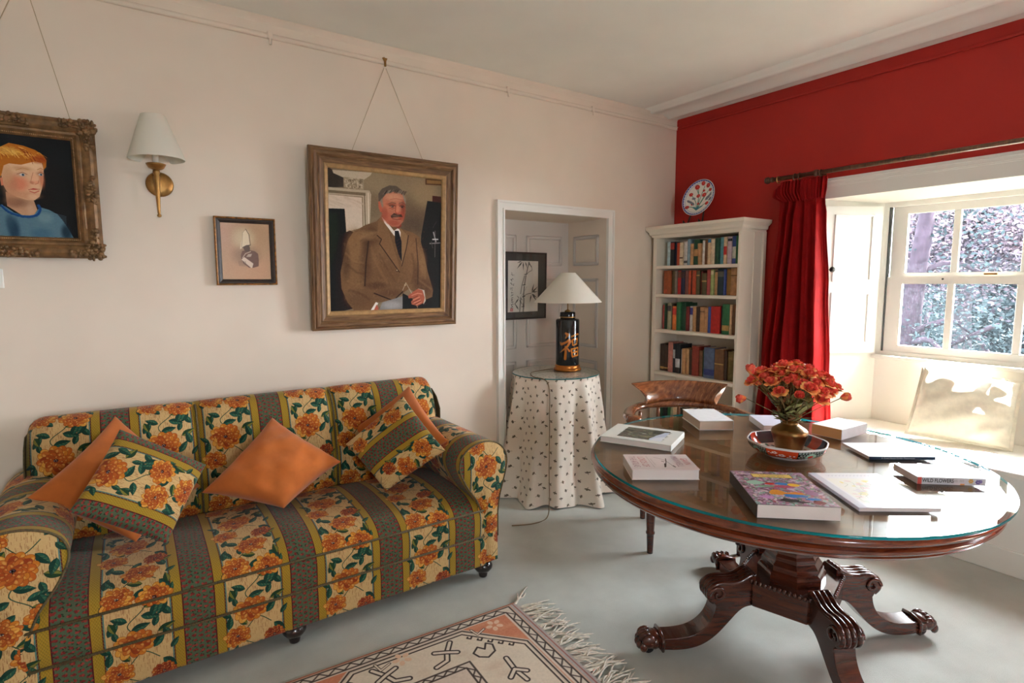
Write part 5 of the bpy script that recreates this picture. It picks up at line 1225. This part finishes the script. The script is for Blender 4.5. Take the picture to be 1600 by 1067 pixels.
CN = {'pale blue':(168,196,204),'black':(32,34,38),'navy':(30,38,66),'red orange':(178,70,40),'cream':(210,190,160),'white':(214,210,206),'grey blue':(130,158,172),'tan':(184,140,96),'dark green':(36,74,52),'brown':(112,76,48),'beige':(206,178,142),'teal':(92,148,158),'red':(176,36,32),'dark red':(112,30,32),'mauve':(196,174,184),'blue':(56,78,146),'green':(46,104,64),'russet':(152,78,42),'olive':(82,72,44),'grey':(128,116,104),'plum':(116,70,66),'rose':(164,70,66),'light green':(156,170,108),'dark teal':(28,50,58),'ochre':(134,98,44),'sage':(156,152,122),'orange':(210,116,54),'dark brown':(64,46,34),'pink':(184,118,106),'slate blue':(84,98,128),'red brown':(136,52,40),'khaki':(112,98,58)}
def row(shelf, where, zs, y0, y1, items):
    """items: (pixels wide, colour, height, band colour or None, lean)"""
    tot = sum(i[0] for i in items); y = y0; n = len(items)
    for k, it in enumerate(items):
        wpx, c, h = it[:3]; band = it[3] if len(it) > 3 else None; lean = it[4] if len(it) > 4 else 0
        w = (y0-y1)*wpx/tot; rnd = random.Random(k*7+int(zs*100))
        dep = rnd.uniform(.12,.16); xf = 3.500+rnd.uniform(0,.022)
        b = MB(); yy0, yy1 = y-w+.0008, y-.0008; ym = (yy0+yy1)/2; hw = (yy1-yy0)/2
        cover = [(xf+.004-math.cos(a)*.004, ym+math.sin(a)*hw) for a in np.linspace(-PI/2, PI/2, 7)]
        th = min(.0025, hw*.3)
        outl = [(xf+dep, yy0)]+cover+[(xf+dep, yy1),(xf+dep, yy1-th),(xf+.008, yy1-th),(xf+.008, yy0+th),(xf+dep, yy0+th)]
        Rl = Matrix.Translation((0,ym,zs)) @ Matrix.Rotation(lean,4,'X') @ Matrix.Translation((0,-ym,-zs))
        b.prism(outl, zs+.0004, zs+h, (0,1,2), Rl)
        place = ORD[k] if k < 10 else ORD[20-(n-k)]
        if n < 20 and k >= n/2: place = ORD[20-(n-k)]
        size = 'tall ' if h > .215 else ('thin ' if w < .022 else ('thick ' if w > .055 else ''))
        o = tag(b.build('book', bmat(CN[c]), None), '%s%s book, %s on the %s' % (size, c, place, where), 'book', 'books on the '+where)
        MB().box((xf+.009, yy0+th+.0002, zs+.003),(xf+dep-.004, yy1-th-.0002, zs+h-.004), Rl).build('pages', m_page, o)
        if band:
            bc_, q0, q1 = band
            pr_ = [(x-.0006, yq) for x, yq in cover]+[(x+.001, yq) for x, yq in cover[::-1]]
            bb = MB(); bb.prism(pr_, zs+h*q0, zs+h*q1, (0,1,2), Rl); bb.build('spine_label', bmat(bc_), o)
        y -= w
gold = (178,140,80)
row('first','top bookcase shelf',1.565,2.992,2.335,[(60,'pale blue',.187),(65,'black',.184,((160,50,40),.68,.95)),(35,'navy',.178),(48,'red orange',.172),(50,'cream',.174,((90,60,50),.3,.36)),(52,'white',.178,((80,80,80),.1,.2)),(42,'grey blue',.196),(44,'tan',.160),(80,'dark green',.190,((190,140,90),.35,.62)),(44,'tan',.158,None,-.05),(40,'white',.178),(52,'brown',.180),(44,'beige',.188,((50,110,150),.84,.98)),(50,'cream',.180),(50,'dark green',.186),(55,'teal',.192),(42,'beige',.190,((190,44,40),.35,.66)),(58,'mauve',.190,((40,40,44),.84,.94)),(60,'blue',.194,((206,206,196),.2,.62)),(70,'green',.194)])
row('second','second bookcase shelf',1.345,3.006,2.348,[(60,'russet',.184,((190,84,52),.05,.2)),(60,'russet',.186),(48,'olive',.182),(36,'grey',.180),(60,'red',.182,((110,60,44),.70,.96)),(58,'navy',.182,((60,40,40),.68,.95)),(52,'plum',.180),(45,'red orange',.182),(30,'dark brown',.176),(60,'red orange',.182),(52,'olive',.178,(gold,.78,.83)),(30,'dark red',.172),(70,'olive',.160,(gold,.6,.66)),(50,'rose',.186),(44,'light green',.184,((206,200,160),.8,.95)),(48,'tan',.184,((60,50,44),.9,.97)),(86,'dark teal',.188,((90,92,80),.70,.9)),(26,'blue',.184),(66,'ochre',.188),(108,'tan',.194,((120,88,48),.70,.74))])
row('third','third bookcase shelf',1.068,3.022,2.360,[(20,'rose',.190),(50,'dark green',.204),(42,'sage',.208,((70,70,70),.7,.9)),(15,'dark brown',.20),(46,'orange',.186,((180,50,40),.64,.92)),(46,'green',.218),(48,'dark green',.214),(34,'dark red',.186),(36,'white',.190,((60,60,140),.66,.94)),(36,'tan',.188),(36,'dark brown',.186),(46,'tan',.186,((120,90,60),.8,.84)),(46,'tan',.184),(30,'blue',.192),(86,'red',.196),(22,'black',.20),(66,'green',.214,(gold,.12,.3)),(26,'beige',.214),(30,'brown',.214)])
row('fourth','fourth bookcase shelf',.733,3.030,2.366,[(46,'dark brown',.215,(gold,.08,.16)),(52,'dark brown',.212,(gold,.1,.15)),(56,'pink',.238),(26,'black',.228,((170,170,170),.5,.8)),(52,'black',.228,((196,196,196),.2,.5)),(20,'white',.190),(36,'tan',.198),(32,'tan',.196),(32,'dark brown',.194),(70,'red brown',.226),(36,'brown',.196),(22,'dark green',.208),(104,'slate blue',.226,((50,62,120),.1,.3)),(88,'brown',.222,(gold,.5,.54)),(26,'dark brown',.216),(62,'khaki',.214,((130,110,70),.7,.8))])
row('fifth','low bookcase shelf behind the chair',.265,3.030,2.37,[(40,'dark green',.20),(44,'black',.20),(40,'green',.20),(30,'sage',.20),(40,'beige',.20),(34,'dark brown',.20),(50,'olive',.205),(30,'cream',.20),(50,'navy',.20),(44,'slate blue',.20),(40,'red',.20),(44,'dark brown',.20),(50,'tan',.20),(44,'dark red',.21),(50,'brown',.20),(50,'black',.20)])
# plate on its stand
m_plate = img_mat('carnation_plate', plate_pattern(), .15, spec=.6)
ps = thing('plate_stand', 'dark wooden stand holding the painted plate on top of the bookcase', 'plate stand', (3.60,2.80,1.8685))
m_stand = plain('dark_stand_wood', (48,36,28), .5, 0, .2, 30)
b = MB(); b.box((-.05,-.16,0),(.05,.17,.012), bevel=.002); b.build('base_board', m_stand, ps)
for s in (-1, 1):
    b = MB(); b.tube([(-.045,s*.07,.014),(-.048,s*.07,.035),(-.030,s*.07,.018),(.0,s*.066,.02),(.030,s*.055,.10),(.040,s*.05,.16)], .006, 8); b.build('prop', m_stand, ps, smooth=True)
MB().tube([(.032,-.056,.11),(.032,.056,.11)], .005, 8).build('cross_bar', m_stand, ps, smooth=True)
tilt = R(17); PM = frame_M((3.600,2.765,2.066), (0,-1,0), (math.sin(tilt),0,math.cos(tilt)), (-math.cos(tilt),0,math.sin(tilt)))
b = MB(); b.lathe([(.0005,-.004),(.085,-.004),(.087,-.008),(.09,-.004),(.125,.008),(.141,.016),(.142,.018),(.139,.019),(.12,.012),(.088,.002),(.0005,.001)], 64, PM, cap=False); pl = b.build('plate', m_porc, None, smooth=True); tag(pl, 'round plate painted with red carnations standing on the bookcase', 'plate')
P = [[PM @ Vector((r*math.cos(a), r*math.sin(a), z+.0006)) for r, z in ((.0005,.001),(.088,.002),(.12,.012),(.138,.0185))] for a in np.linspace(0, 2*PI, 65)]
grid('painted_face', P, [[(.5+math.cos(a)*r/.278, .5+math.sin(a)*r/.278) for r in (.0005,.088,.12,.138)] for a in np.linspace(0, 2*PI, 65)], m_plate, pl)

# ------------------------------------------------------------------ curtain, pole and rings
t = NT('red_velvet').set((150,16,18), .75, spec=.1, sheen=.08); v = t.coord(); t.b.inputs['Sheen Tint'].default_value = s2l((255,90,70))
t.link(t.ramp(t.noise(v, 14, 3), [(.3, s2l((118,10,13))), (.7, s2l((142,17,18)))]), t.b.inputs['Base Color'])
tl = t.new('ShaderNodeBsdfTranslucent'); tl.inputs[0].default_value = s2l((190,24,20)); mx = t.new('ShaderNodeMixShader'); mx.inputs[0].default_value = .12; t.link(t.b.outputs[0], mx.inputs[1]); t.link(tl.outputs[0], mx.inputs[2]); t.link(mx.outputs[0], t.out.inputs['Surface']); m_velvet = t.m
def lerp_tab(tab, z):
    for (z0, *a), (z1, *b_) in zip(tab, tab[1:]):
        if z0 >= z >= z1: k = (z0-z)/(z0-z1); k = k*k*(3-2*k); return [p+(q-p)*k for p, q in zip(a, b_)]
    return list(tab[-1][1:])
CT = [(2.10,1.848,2.195,.012),(2.03,1.850,2.200,.014),(1.955,1.858,2.145,.012),(1.86,1.850,2.150,.024),(1.4,1.822,2.182,.034),(.9,1.790,2.228,.036),(.5,1.765,2.262,.040),(.0,1.745,2.276,.042)]
cu = thing('curtain', 'long red velvet curtain gathered at the left of the window beside the bookcase', 'curtain', (3.635,2.0,0))
def curt(nm, z0, z1, nz, nf, amp_k, wob, off=0):
    P, UV = [], []
    nu = nf*14
    for i in range(nu+1):
        s = i/nu; row = []
        for j in range(nz+1):
            z = z0+(z1-z0)*j/nz; yr, yl, am = lerp_tab(CT, z)
            ss = s+wob*math.sin(s*11+z*1.3)*.012
            y = yr+(yl-yr)*ss; ph = 2*PI*nf*s+.5*math.sin(z*1.6+s*5)
            x = 3.635+off+am*amp_k*(math.sin(ph)+.35*math.sin(2.3*ph+1))*(.75+.5*math.sin(s*9+2))
            zq = z
            if z > 1.98 and s > .82: zq = z-(s-.82)/.18*.055*((z-1.98)/.12)
            row.append(Vector((x-3.635, y-2.0, zq)))
        P.append(row); UV.append([(0,0)]*(nz+1))
    o = grid(nm, P, UV, m_velvet, cu); m = o.modifiers.new('cloth_thickness','SOLIDIFY'); m.thickness = .004; return o
curt('drape', 1.965, .012, 46, 5, 1.55, 1); curt('heading', 2.098, 1.962, 8, 15, .8, .4)
m_pole = wood('dark_pole_wood', (52,32,20), (84,54,34), (112,76,48), 8, (1,8,1), .35, .2)
cp = thing('curtain_pole', 'long dark wooden curtain pole with turned end running above the window', 'curtain pole', (3.635,1.2,2.122))
MB().tube([(0,-1.2,0),(0,1.02,0)], .0135, 16).build('pole', m_pole, cp, smooth=True)
b = MB(); b.lathe([(.012,0),(.018,.004),(.018,.012),(.012,.018),(.014,.024),(.021,.034),(.022,.046),(.017,.056),(.004,.062)], 20, Matrix.Translation((0,1.0,0)) @ Matrix.Rotation(-PI/2,4,'X')); b.build('finial', m_pole, cp, smooth=True)
for y in (.715,-1.15):
    b = MB(); b.tube([(0,y,-.004),(.05,y,-.006),(.108,y,-.006)], [.010,.009,.012], 10); b.lathe([(.019,-.012),(.021,0),(.019,.012)], 16, Matrix.Translation((0,y,0)) @ Matrix.Rotation(PI/2,4,'X')); b.build('bracket', m_pole, cp, smooth=True)
m_ring = plain('wood_ring', (70,44,28), .4, 0, .1); m_bring = plain('brass_ring', (196,160,104), .3, .8, .05)
for y, m, lb in ((2.165,m_bring,'brass curtain ring hanging free by the turned end of the curtain pole'),(2.052,m_ring,'dark wooden curtain ring in the middle of the gathered red heading'),(2.02,m_ring,'dark wooden curtain ring just right of the middle of the curtain heading'),(1.885,m_ring,'dark wooden curtain ring at the window side of the curtain heading')):
    b = MB(); b.tube([(.0205*math.cos(a),0,.0205*math.sin(a)) for a in np.linspace(0, 2*PI, 25)[:-1]], .0034, 8, closed=True); o = b.build('curtain_ring', m, None, smooth=True); o.location = (3.635,y,2.116); tag(o, lb, 'curtain ring', 'rings on the curtain pole')
# ------------------------------------------------------------------ pictures on the cream wall
m_oak = wood('limed_oak_frame', (104,70,40), (150,112,72), (188,154,110), 6, (1,1,1), .5, 0, .2)
def frame_wood(nm, along):
    return wood(nm, (70,46,28), (116,84,54), (156,122,84), 5, (14,1.2,6) if along == 'y' else (1.2,14,6), .5, 0, .25)
m_fr_v, m_fr_h = frame_wood('grained_frame_upright', 'y'), frame_wood('grained_frame_cross', 'x')
m_gilt = plain('dull_gilt', (116,86,54), .45, .3, .25, 26, .3); m_gilt2 = plain('pale_gilt', (164,130,90), .4, .3, .2, 40, .2); m_cord = plain('picture_cord', (186,166,136), .8)
def frame_rings(parent, w, h, prof, mv, mh, nm='frame'):
    V, Fc, mi = [], [], []
    for ins, d in prof:
        x, y = w/2-ins, h/2-ins; V += [(-x,-y,d),(x,-y,d),(x,y,d),(-x,y,d)]
    for i in range(len(prof)-1):
        for j in range(4): Fc.append((i*4+j, i*4+(j+1)%4, (i+1)*4+(j+1)%4, (i+1)*4+j)); mi.append(j%2)
    return mesh_obj(nm, V, Fc, None, parent, None, False, [mh, mv], mi)
def wall_M(c, tilt, roll=0):
    """local x right along the cream wall, y up, z out into the room; the top leans forward by tilt"""
    return frame_M(c, (1,0,0), (0,-math.sin(tilt),math.cos(tilt)), (0,-math.cos(tilt),-math.sin(tilt))) @ Matrix.Rotation(roll,4,'Z')
def picture(name, label, c, w, h, prof, mv, mh, img, tilt, cat='painting', rough=.45, roll=0):
    t = thing(name, label, cat); t.matrix_world = wall_M(c, tilt, roll)
    frame_rings(t, w, h, prof, mv, mh)
    ins, d = prof[-1]; x, y = w/2-ins, h/2-ins
    mesh_obj('canvas', [(-x,-y,d),(x,-y,d),(x,y,d),(-x,y,d)], [(0,1,2,3)], img, t, [(0,0),(1,0),(1,1),(0,1)])
    MB().box((-w/2+.012,-h/2+.012,.0005),(w/2-.012,h/2-.012,.003)).build('backing', m_stand, t)
    return t
pg = picture('framed_portrait', 'large framed oil portrait of a seated man in a brown tweed jacket', (1.238,3.052,1.667), .864, .955, [(0,.002),(0,.022),(.010,.030),(.016,.026),(.024,.034),(.036,.036),(.046,.024),(.052,.027),(.062,.022),(.072,.016),(.078,.018),(.098,.010),(.101,.006)], m_fr_v, m_fr_h, img_mat('gentleman_portrait', gentleman_painting(), .6, .15, 300, .2), R(3.2))
frame_rings(pg, .864-.156, .955-.156, [(0,.0185),(.004,.021),(.018,.014),(.0235,.0065)], plain('pale_gilt_slip', (170,134,88), .5, .1, .1, 40, .2), plain('pale_gilt_slip', (166,130,86), .5, .1, .1, 40, .2), 'inner_slip')
def cord(t, pts): MB().tube([t.matrix_world.inverted() @ Vector(p) for p in pts], .0016, 5).build('hanging_cord', m_cord, t)
cord(pg, [(1.48,3.05,2.11),(1.272,3.098,2.632)]); cord(pg, [(1.03,3.05,2.11),(1.262,3.098,2.632)])
b = MB(); b.prism([(-.014,.022),(.014,.022),(.006,.004),(.006,-.022),(-.004,-.022),(-.005,.004)], -.004, .004, (0,2,1), Matrix.Translation((1.267,3.096,2.662))); b.tube([(1.267,3.118,2.684),(1.267,3.108,2.690),(1.267,3.098,2.682)], .004, 6); tag(b.build('picture_hook', m_brass, None), 'brass hook on the picture rail above the large portrait', 'hook')
pb = picture('framed_portrait', 'carved gilt framed portrait of a red haired child in a striped blue jersey', (-.352,3.078,1.842), .565, .575, [(0,.002),(0,.020),(.012,.034),(.022,.040),(.038,.034),(.050,.026),(.056,.030),(.064,.028),(.072,.020),(.082,.014),(.086,.008)], m_gilt, m_gilt, img_mat('child_portrait', boy_painting(), .6, .12, 300, .2), R(1.6))
rnd = random.Random(14); w, h = .565, .575
def orn(spots):
    b = MB()
    for cx, cy, rx, ry, n in spots:
        for _ in range(n): b.ball((cx+rnd.uniform(-rx,rx), cy+rnd.uniform(-ry,ry), .030+rnd.uniform(0,.012)), (rnd.uniform(.005,.012), rnd.uniform(.005,.012), rnd.uniform(.005,.010)), None, 8, 5)
    b.build('carved_ornament', m_gilt, pb, smooth=True)
for sx in (-1, 1):
    for sy in (-1, 1): orn(((sx*(w/2-.03), sy*(h/2-.028), .034, .030, 46), (sx*(w/2-.085), sy*(h/2-.022), .03, .014, 18), (sx*(w/2-.026), sy*(h/2-.095), .014, .03, 18)))
    orn(((sx*(w/2-.026), 0, .018, .055, 40),)); orn(((0, sx*(h/2-.024), .07, .018, 44),))
b = MB(); q = .077
for k in range(64):
    s = -1+2*(k+.5)/64
    for sg in (-1, 1): b.ball((s*(w/2-q), sg*(h/2-q), .020), (.0030,.0026,.003), None, 6, 4); b.ball((sg*(w/2-q), s*(h/2-q), .020), (.0026,.0030,.003), None, 6, 4)
b.build('beading', m_gilt2, pb, smooth=True)
cord(pb, [(-.145,3.07,2.11),(-.262,3.102,2.66)]); cord(pb, [(-.50,3.07,2.11),(-.280,3.102,2.66)])
m_blackw = plain('worn_black_frame', (38,26,20), .45, 0, .4, 40, .2); m_bgold = plain('worn_gold_edge', (126,84,36), .45, .3, .4, 60, .2)
pi = picture('framed_print', 'small dark framed sepia print of a soldier in a plumed hat', (.509,3.106,1.6025), .276, .330, [(0,.001),(0,.012),(.005,.015),(.009,.012),(.013,.012),(.024,.007),(.027,.004)], m_blackw, m_blackw, img_mat('soldier_print', soldier_print(), .3, spec=.5), R(1.0), 'print')
frame_rings(pi, .280, .334, [(0,.0),(0,.013),(.004,.0165),(.008,.0145),(.009,.010)], m_bgold, m_bgold, 'gilt_edge')
bl = picture('framed_print', 'black framed ink picture of bamboo hanging inside the alcove behind the lamp', (2.510,3.530,1.414), .462, .512, [(0,.001),(0,.014),(.006,.015),(.010,.010),(.011,.006)], m_blackw, m_blackw, plain('dark_mount', (46,40,38), .5), R(2), 'print')
bl.matrix_world = Matrix.Translation((2.510,3.530,1.414)) @ Matrix.Rotation(R(2.6),4,'Z') @ Matrix.Translation((-2.510,-3.530,-1.414)) @ wall_M((2.510,3.530,1.414), R(1), 0)
x, y = .146, .194; mesh_obj('ink_drawing', [(-x+.003,-y-.004,.0075),(x+.003,-y-.004,.0075),(x+.003,y-.004,.0075),(-x+.003,y-.004,.0075)], [(0,1,2,3)], img_mat('bamboo_ink', bamboo_print(), .35, spec=.5), bl, [(0,0),(1,0),(1,1),(0,1)])
o = mesh_obj('picture_glass', [(-.22,-.245,.010),(.22,-.245,.010),(.22,.245,.010),(-.22,.245,.010)], [(0,1,2,3)], m_glass, bl)
# light switch
sw = thing('light_switch', 'white light switch plate on the cream wall at the left picture edge', 'light switch', (-.458,3.119,1.468))
MB().box((-.043,-.008,-.040),(.043,0,.040), bevel=.003).build('plate', m_white, sw); MB().box((-.010,-.013,-.016),(.010,-.007,.016), bevel=.002).build('rocker', m_white, sw)
# wall lamp
m_shade = NT('cream_lampshade').set((240,236,224), .8, spec=.2); v = m_shade.coord(); m_shade.bump(m_shade.noise(v, 300, 2), .1, .001); tl = m_shade.new('ShaderNodeBsdfTranslucent'); tl.inputs[0].default_value = s2l((240,234,216)); mx = m_shade.new('ShaderNodeMixShader'); mx.inputs[0].default_value = .25; m_shade.link(m_shade.b.outputs[0], mx.inputs[1]); m_shade.link(tl.outputs[0], mx.inputs[2]); m_shade.link(mx.outputs[0], m_shade.out.inputs['Surface']); m_shade = m_shade.m
wl = thing('wall_lamp', 'brass wall lamp with cream cone shade between the two left pictures', 'wall lamp', (.155,YW,1.90))
b = MB(); b.lathe([(.001,.0),(.054,.0),(.056,.004),(.050,.010),(.030,.013),(.001,.015)], 36, Matrix.Translation((.004,-.001,0)) @ Matrix.Rotation(PI/2,4,'X')); b.build('back_plate', m_brass, wl, smooth=True)
MB().tube([(0,-.012,.03),(-.006,-.05,.036),(-.010,-.09,.034)], .008, 10).build('arm', m_brass, wl, smooth=True)
b = MB(); b.lathe([(.001,-.158),(.008,-.155),(.009,-.148),(.005,-.143),(.006,-.138),(.009,-.06),(.012,.0),(.013,.02),(.010,.03),(.014,.036),(.014,.046),(.010,.055)], 18, Matrix.Translation((-.010,-.09,.0))); b.build('stem', m_brass, wl, smooth=True)
b = MB(); b.lathe([(.012,.050),(.030,.058),(.038,.072),(.040,.076),(.036,.078),(.014,.07)], 24, Matrix.Translation((-.010,-.09,.0))); b.build('drip_cup', m_brass, wl, smooth=True)
MB().lathe([(.012,.07),(.012,.15),(.004,.155)], 14, Matrix.Translation((-.010,-.09,.0))).build('candle_tube', m_shade, wl, smooth=True)
def shade(parent, r0, z0, r1, z1, M):
    b = MB(); b.lathe([(r0,z0),(r0+.002,z0+.003),(r1+.001,z1-.002),(r1,z1),(r1-.003,z1-.001),(r0-.003,z0+.001)], 48, M, cap=False); return b.build('lamp_shade', m_shade, parent, smooth=True)
shade(wl, .110, .096, .047, .287, Matrix.Translation((-.002,-.09,.0)) @ Matrix.Rotation(R(-1.5),4,'Y'))

# ------------------------------------------------------------------ skirted table and lamp in the alcove
SC = Vector((2.43,3.02,0)); SZ = .825
stb = thing('side_table', 'small round table hidden under a sprigged cloth in the alcove', 'table', tuple(SC))
MB().lathe([(.001,.79),(.29,.79),(.294,.80),(.294,.812),(.29,.816),(.001,.816)], 48).build('tabletop', m_stand, stb); MB().lathe([(.03,.04),(.03,.79)], 16).build('column', m_stand, stb)
for k in range(3):
    a = k*2.1; MB().tube([(0,0,.12),(math.cos(a)*.12,math.sin(a)*.12,.08),(math.cos(a)*.22,math.sin(a)*.22,.013)], .013, 8).build('foot', m_stand, stb, smooth=True)
m_sprig = img_mat('sprigged_cloth', sprig_cloth(), .9, .25, 500, .1, sheen=.2)
P, UV = [], []; nA = 220; front = math.atan2(-.776,-.63)
rnd = random.Random(2); ph = [rnd.uniform(0,6.3) for _ in range(5)]
for i in range(nA+1):
    a = 2*PI*i/nA; row, uv = [], []; s = 0; prev = None
    fold = math.sin(11*a+ph[0])+.6*math.sin(7*a+ph[1])+.4*math.sin(19*a+ph[2])
    for j in range(27):
        if j < 5: r, z = .297*j/4.0, SZ-.0075
        else:
            q = (j-5)/21; z = (SZ-.008)*(1-q)+.006+.012*q*max(0, math.sin(5*a+ph[3]))
            base = .300+.078*q+.055*q*q*(.5+.5*math.cos(a-front)); r = base+fold*.036*q**.65-.016*q+.004*math.sin(30*z+4*a)*q
            if q > .9: r += .012*(q-.9)/.1*math.sin(6*a+ph[4])
        x, y = SC.x+r*math.cos(a), SC.y+r*math.sin(a)
        if y > YW-.01: x = max(AX0+.012, min(AX1-.012, x))
        elif x < AX0-.012 and y > YW-.04: y = min(y, YW-.036)
        p = Vector((x,y,z)); row.append(p); s += (p-prev).length if prev is not None else 0; prev = p; uv.append((a*.36/.2, s/.2))
    P.append(row); UV.append(uv)
cl = grid('tablecloth', P, UV, m_sprig, None); tag(cl, 'floor length cream cloth with small dark sprigs over the round alcove table', 'tablecloth')
glass_disc('glass_tabletop', SC, .302, SZ-.0065, SZ-.0005, 'round glass sheet on the sprigged cloth under the black lamp', 64)
lp = thing('table_lamp', 'black lacquer jar lamp with a gold character and wide cream shade in the alcove', 'table lamp', (2.545,3.03,SZ))
b = MB(); b.lathe([(.001,.0),(.094,.0),(.098,.004),(.098,.014),(.090,.020),(.086,.024),(.090,.032),(.084,.040),(.001,.04)], 40); b.build('bronze_base', plain('antique_gold', (170,104,40), .32, .7, .12, 30), lp, smooth=True)
m_lac = img_mat('black_lacquer', lamp_body_pattern(), .14, spec=.6)
prof = [(.080,.040),(.082,.046),(.082,.352),(.078,.360),(.052,.366)]; vt = [0,.02,.98,1,1]
a0 = math.atan2(-3.03,-2.545)
grid('lacquer_body', [[Vector((r*math.cos(a), r*math.sin(a), z)) for r, z in prof] for a in np.linspace(0, 2*PI, 65)], [[(.5+((a-a0+PI)%(2*PI)-PI)/(2*PI) if 0 < i < 64 or True else 0, v_) for v_ in vt] for i, a in enumerate(np.linspace(0, 2*PI, 65))], m_lac, lp)
m_lacp = plain('plain_black_lacquer', (20,18,20), .14, 0, .05, spec=.6)
b = MB(); b.lathe([(.052,.364),(.054,.370),(.054,.404),(.050,.410),(.02,.412)], 36); b.build('jar_lid', m_lacp, lp, smooth=True)
b = MB(); b.lathe([(.0545,.372),(.0548,.375),(.0545,.378)], 36, cap=False); b.build('gold_line', m_brass, lp)
b = MB(); b.lathe([(.024,.411),(.020,.420),(.008,.426),(.004,.430),(.004,.62),(.012,.625),(.012,.665)], 18); b.build('stem', m_brass, lp, smooth=True)
shade(lp, .233, .478, .052, .682, Matrix.Identity(4))
cd = spline([(-.09,.05,.010),(-.16,.06,.006),(-.30,.02,.006),(-.385,-.115,.004),(-.345,-.22,-.03),(-.375,-.275,-.25),(-.42,-.330,-.55),(-.445,-.365,-.74),(-.50,-.41,-.8205),(-.62,-.43,-.8205),(-.74,-.38,-.8205)], 8)
MB().tube([Vector(p) for p in cd], .0035, 7).build('flex', plain('brown_flex', (112,92,66), .6), lp, smooth=True)

# ------------------------------------------------------------------ rug
RL, RWd = 1.95, 1.02
rug = thing('rug', 'pink and cream patterned rug with a fringed end lying before the sofa', 'rug', (1.357,1.976,0), R(180-2.9))
# local x runs away from the fringed end, local y towards the camera
V = [(0,0,0),(RL,0,0),(RL,RWd,0),(0,RWd,0),(0,0,.009),(RL,0,.009),(RL,RWd,.009),(0,RWd,.009)]
o = mesh_obj('pile', V, [(3,2,1,0),(4,5,6,7),(0,1,5,4),(1,2,6,5),(2,3,7,6),(3,0,4,7)], img_mat('rug_weave', rug_pattern(RL, RWd), .95, .5, 500, .1, sheen=.2), rug, [(0,1),(1,1),(1,0),(0,0)]*2)
m_fringe = plain('cream_fringe', (222,212,198), .9, 0, .1, 60)
rnd = random.Random(17)
for k in range(34):
    y = .015+k*(RWd-.03)/33; b = MB(); ang = rnd.gauss(0,.35)
    for q in range(5):
        L = rnd.uniform(.09,.17); a = ang+rnd.gauss(0,.16); P = [(0.004, y+rnd.uniform(-.01,.01), .006)]
        for s in (.3,.6,1): P.append((-L*s*math.cos(a), y+L*s*math.sin(a)+rnd.gauss(0,.006), .004+rnd.uniform(0,.016)*(1-abs(2*s-1))))
        b.tube(spline(P, 3), [.0034]*6+[.0028]*3+[.0012], 5)
    b.build('tassel', m_fringe, rug, smooth=True)
sc = bpy.context.scene
sc.view_settings.view_transform = 'Standard'; sc.view_settings.look = 'None'; sc.view_settings.gamma = 1; sc.view_settings.use_curve_mapping = False
sc.view_settings.exposure = 0.32
sc.cycles.caustics_reflective = False; sc.cycles.caustics_refractive = False
sc.cycles.sample_clamp_indirect = 8; sc.cycles.max_bounces = 10; sc.cycles.diffuse_bounces = 6; sc.cycles.transparent_max_bounces = 16
sc.cycles.blur_glossy = .5
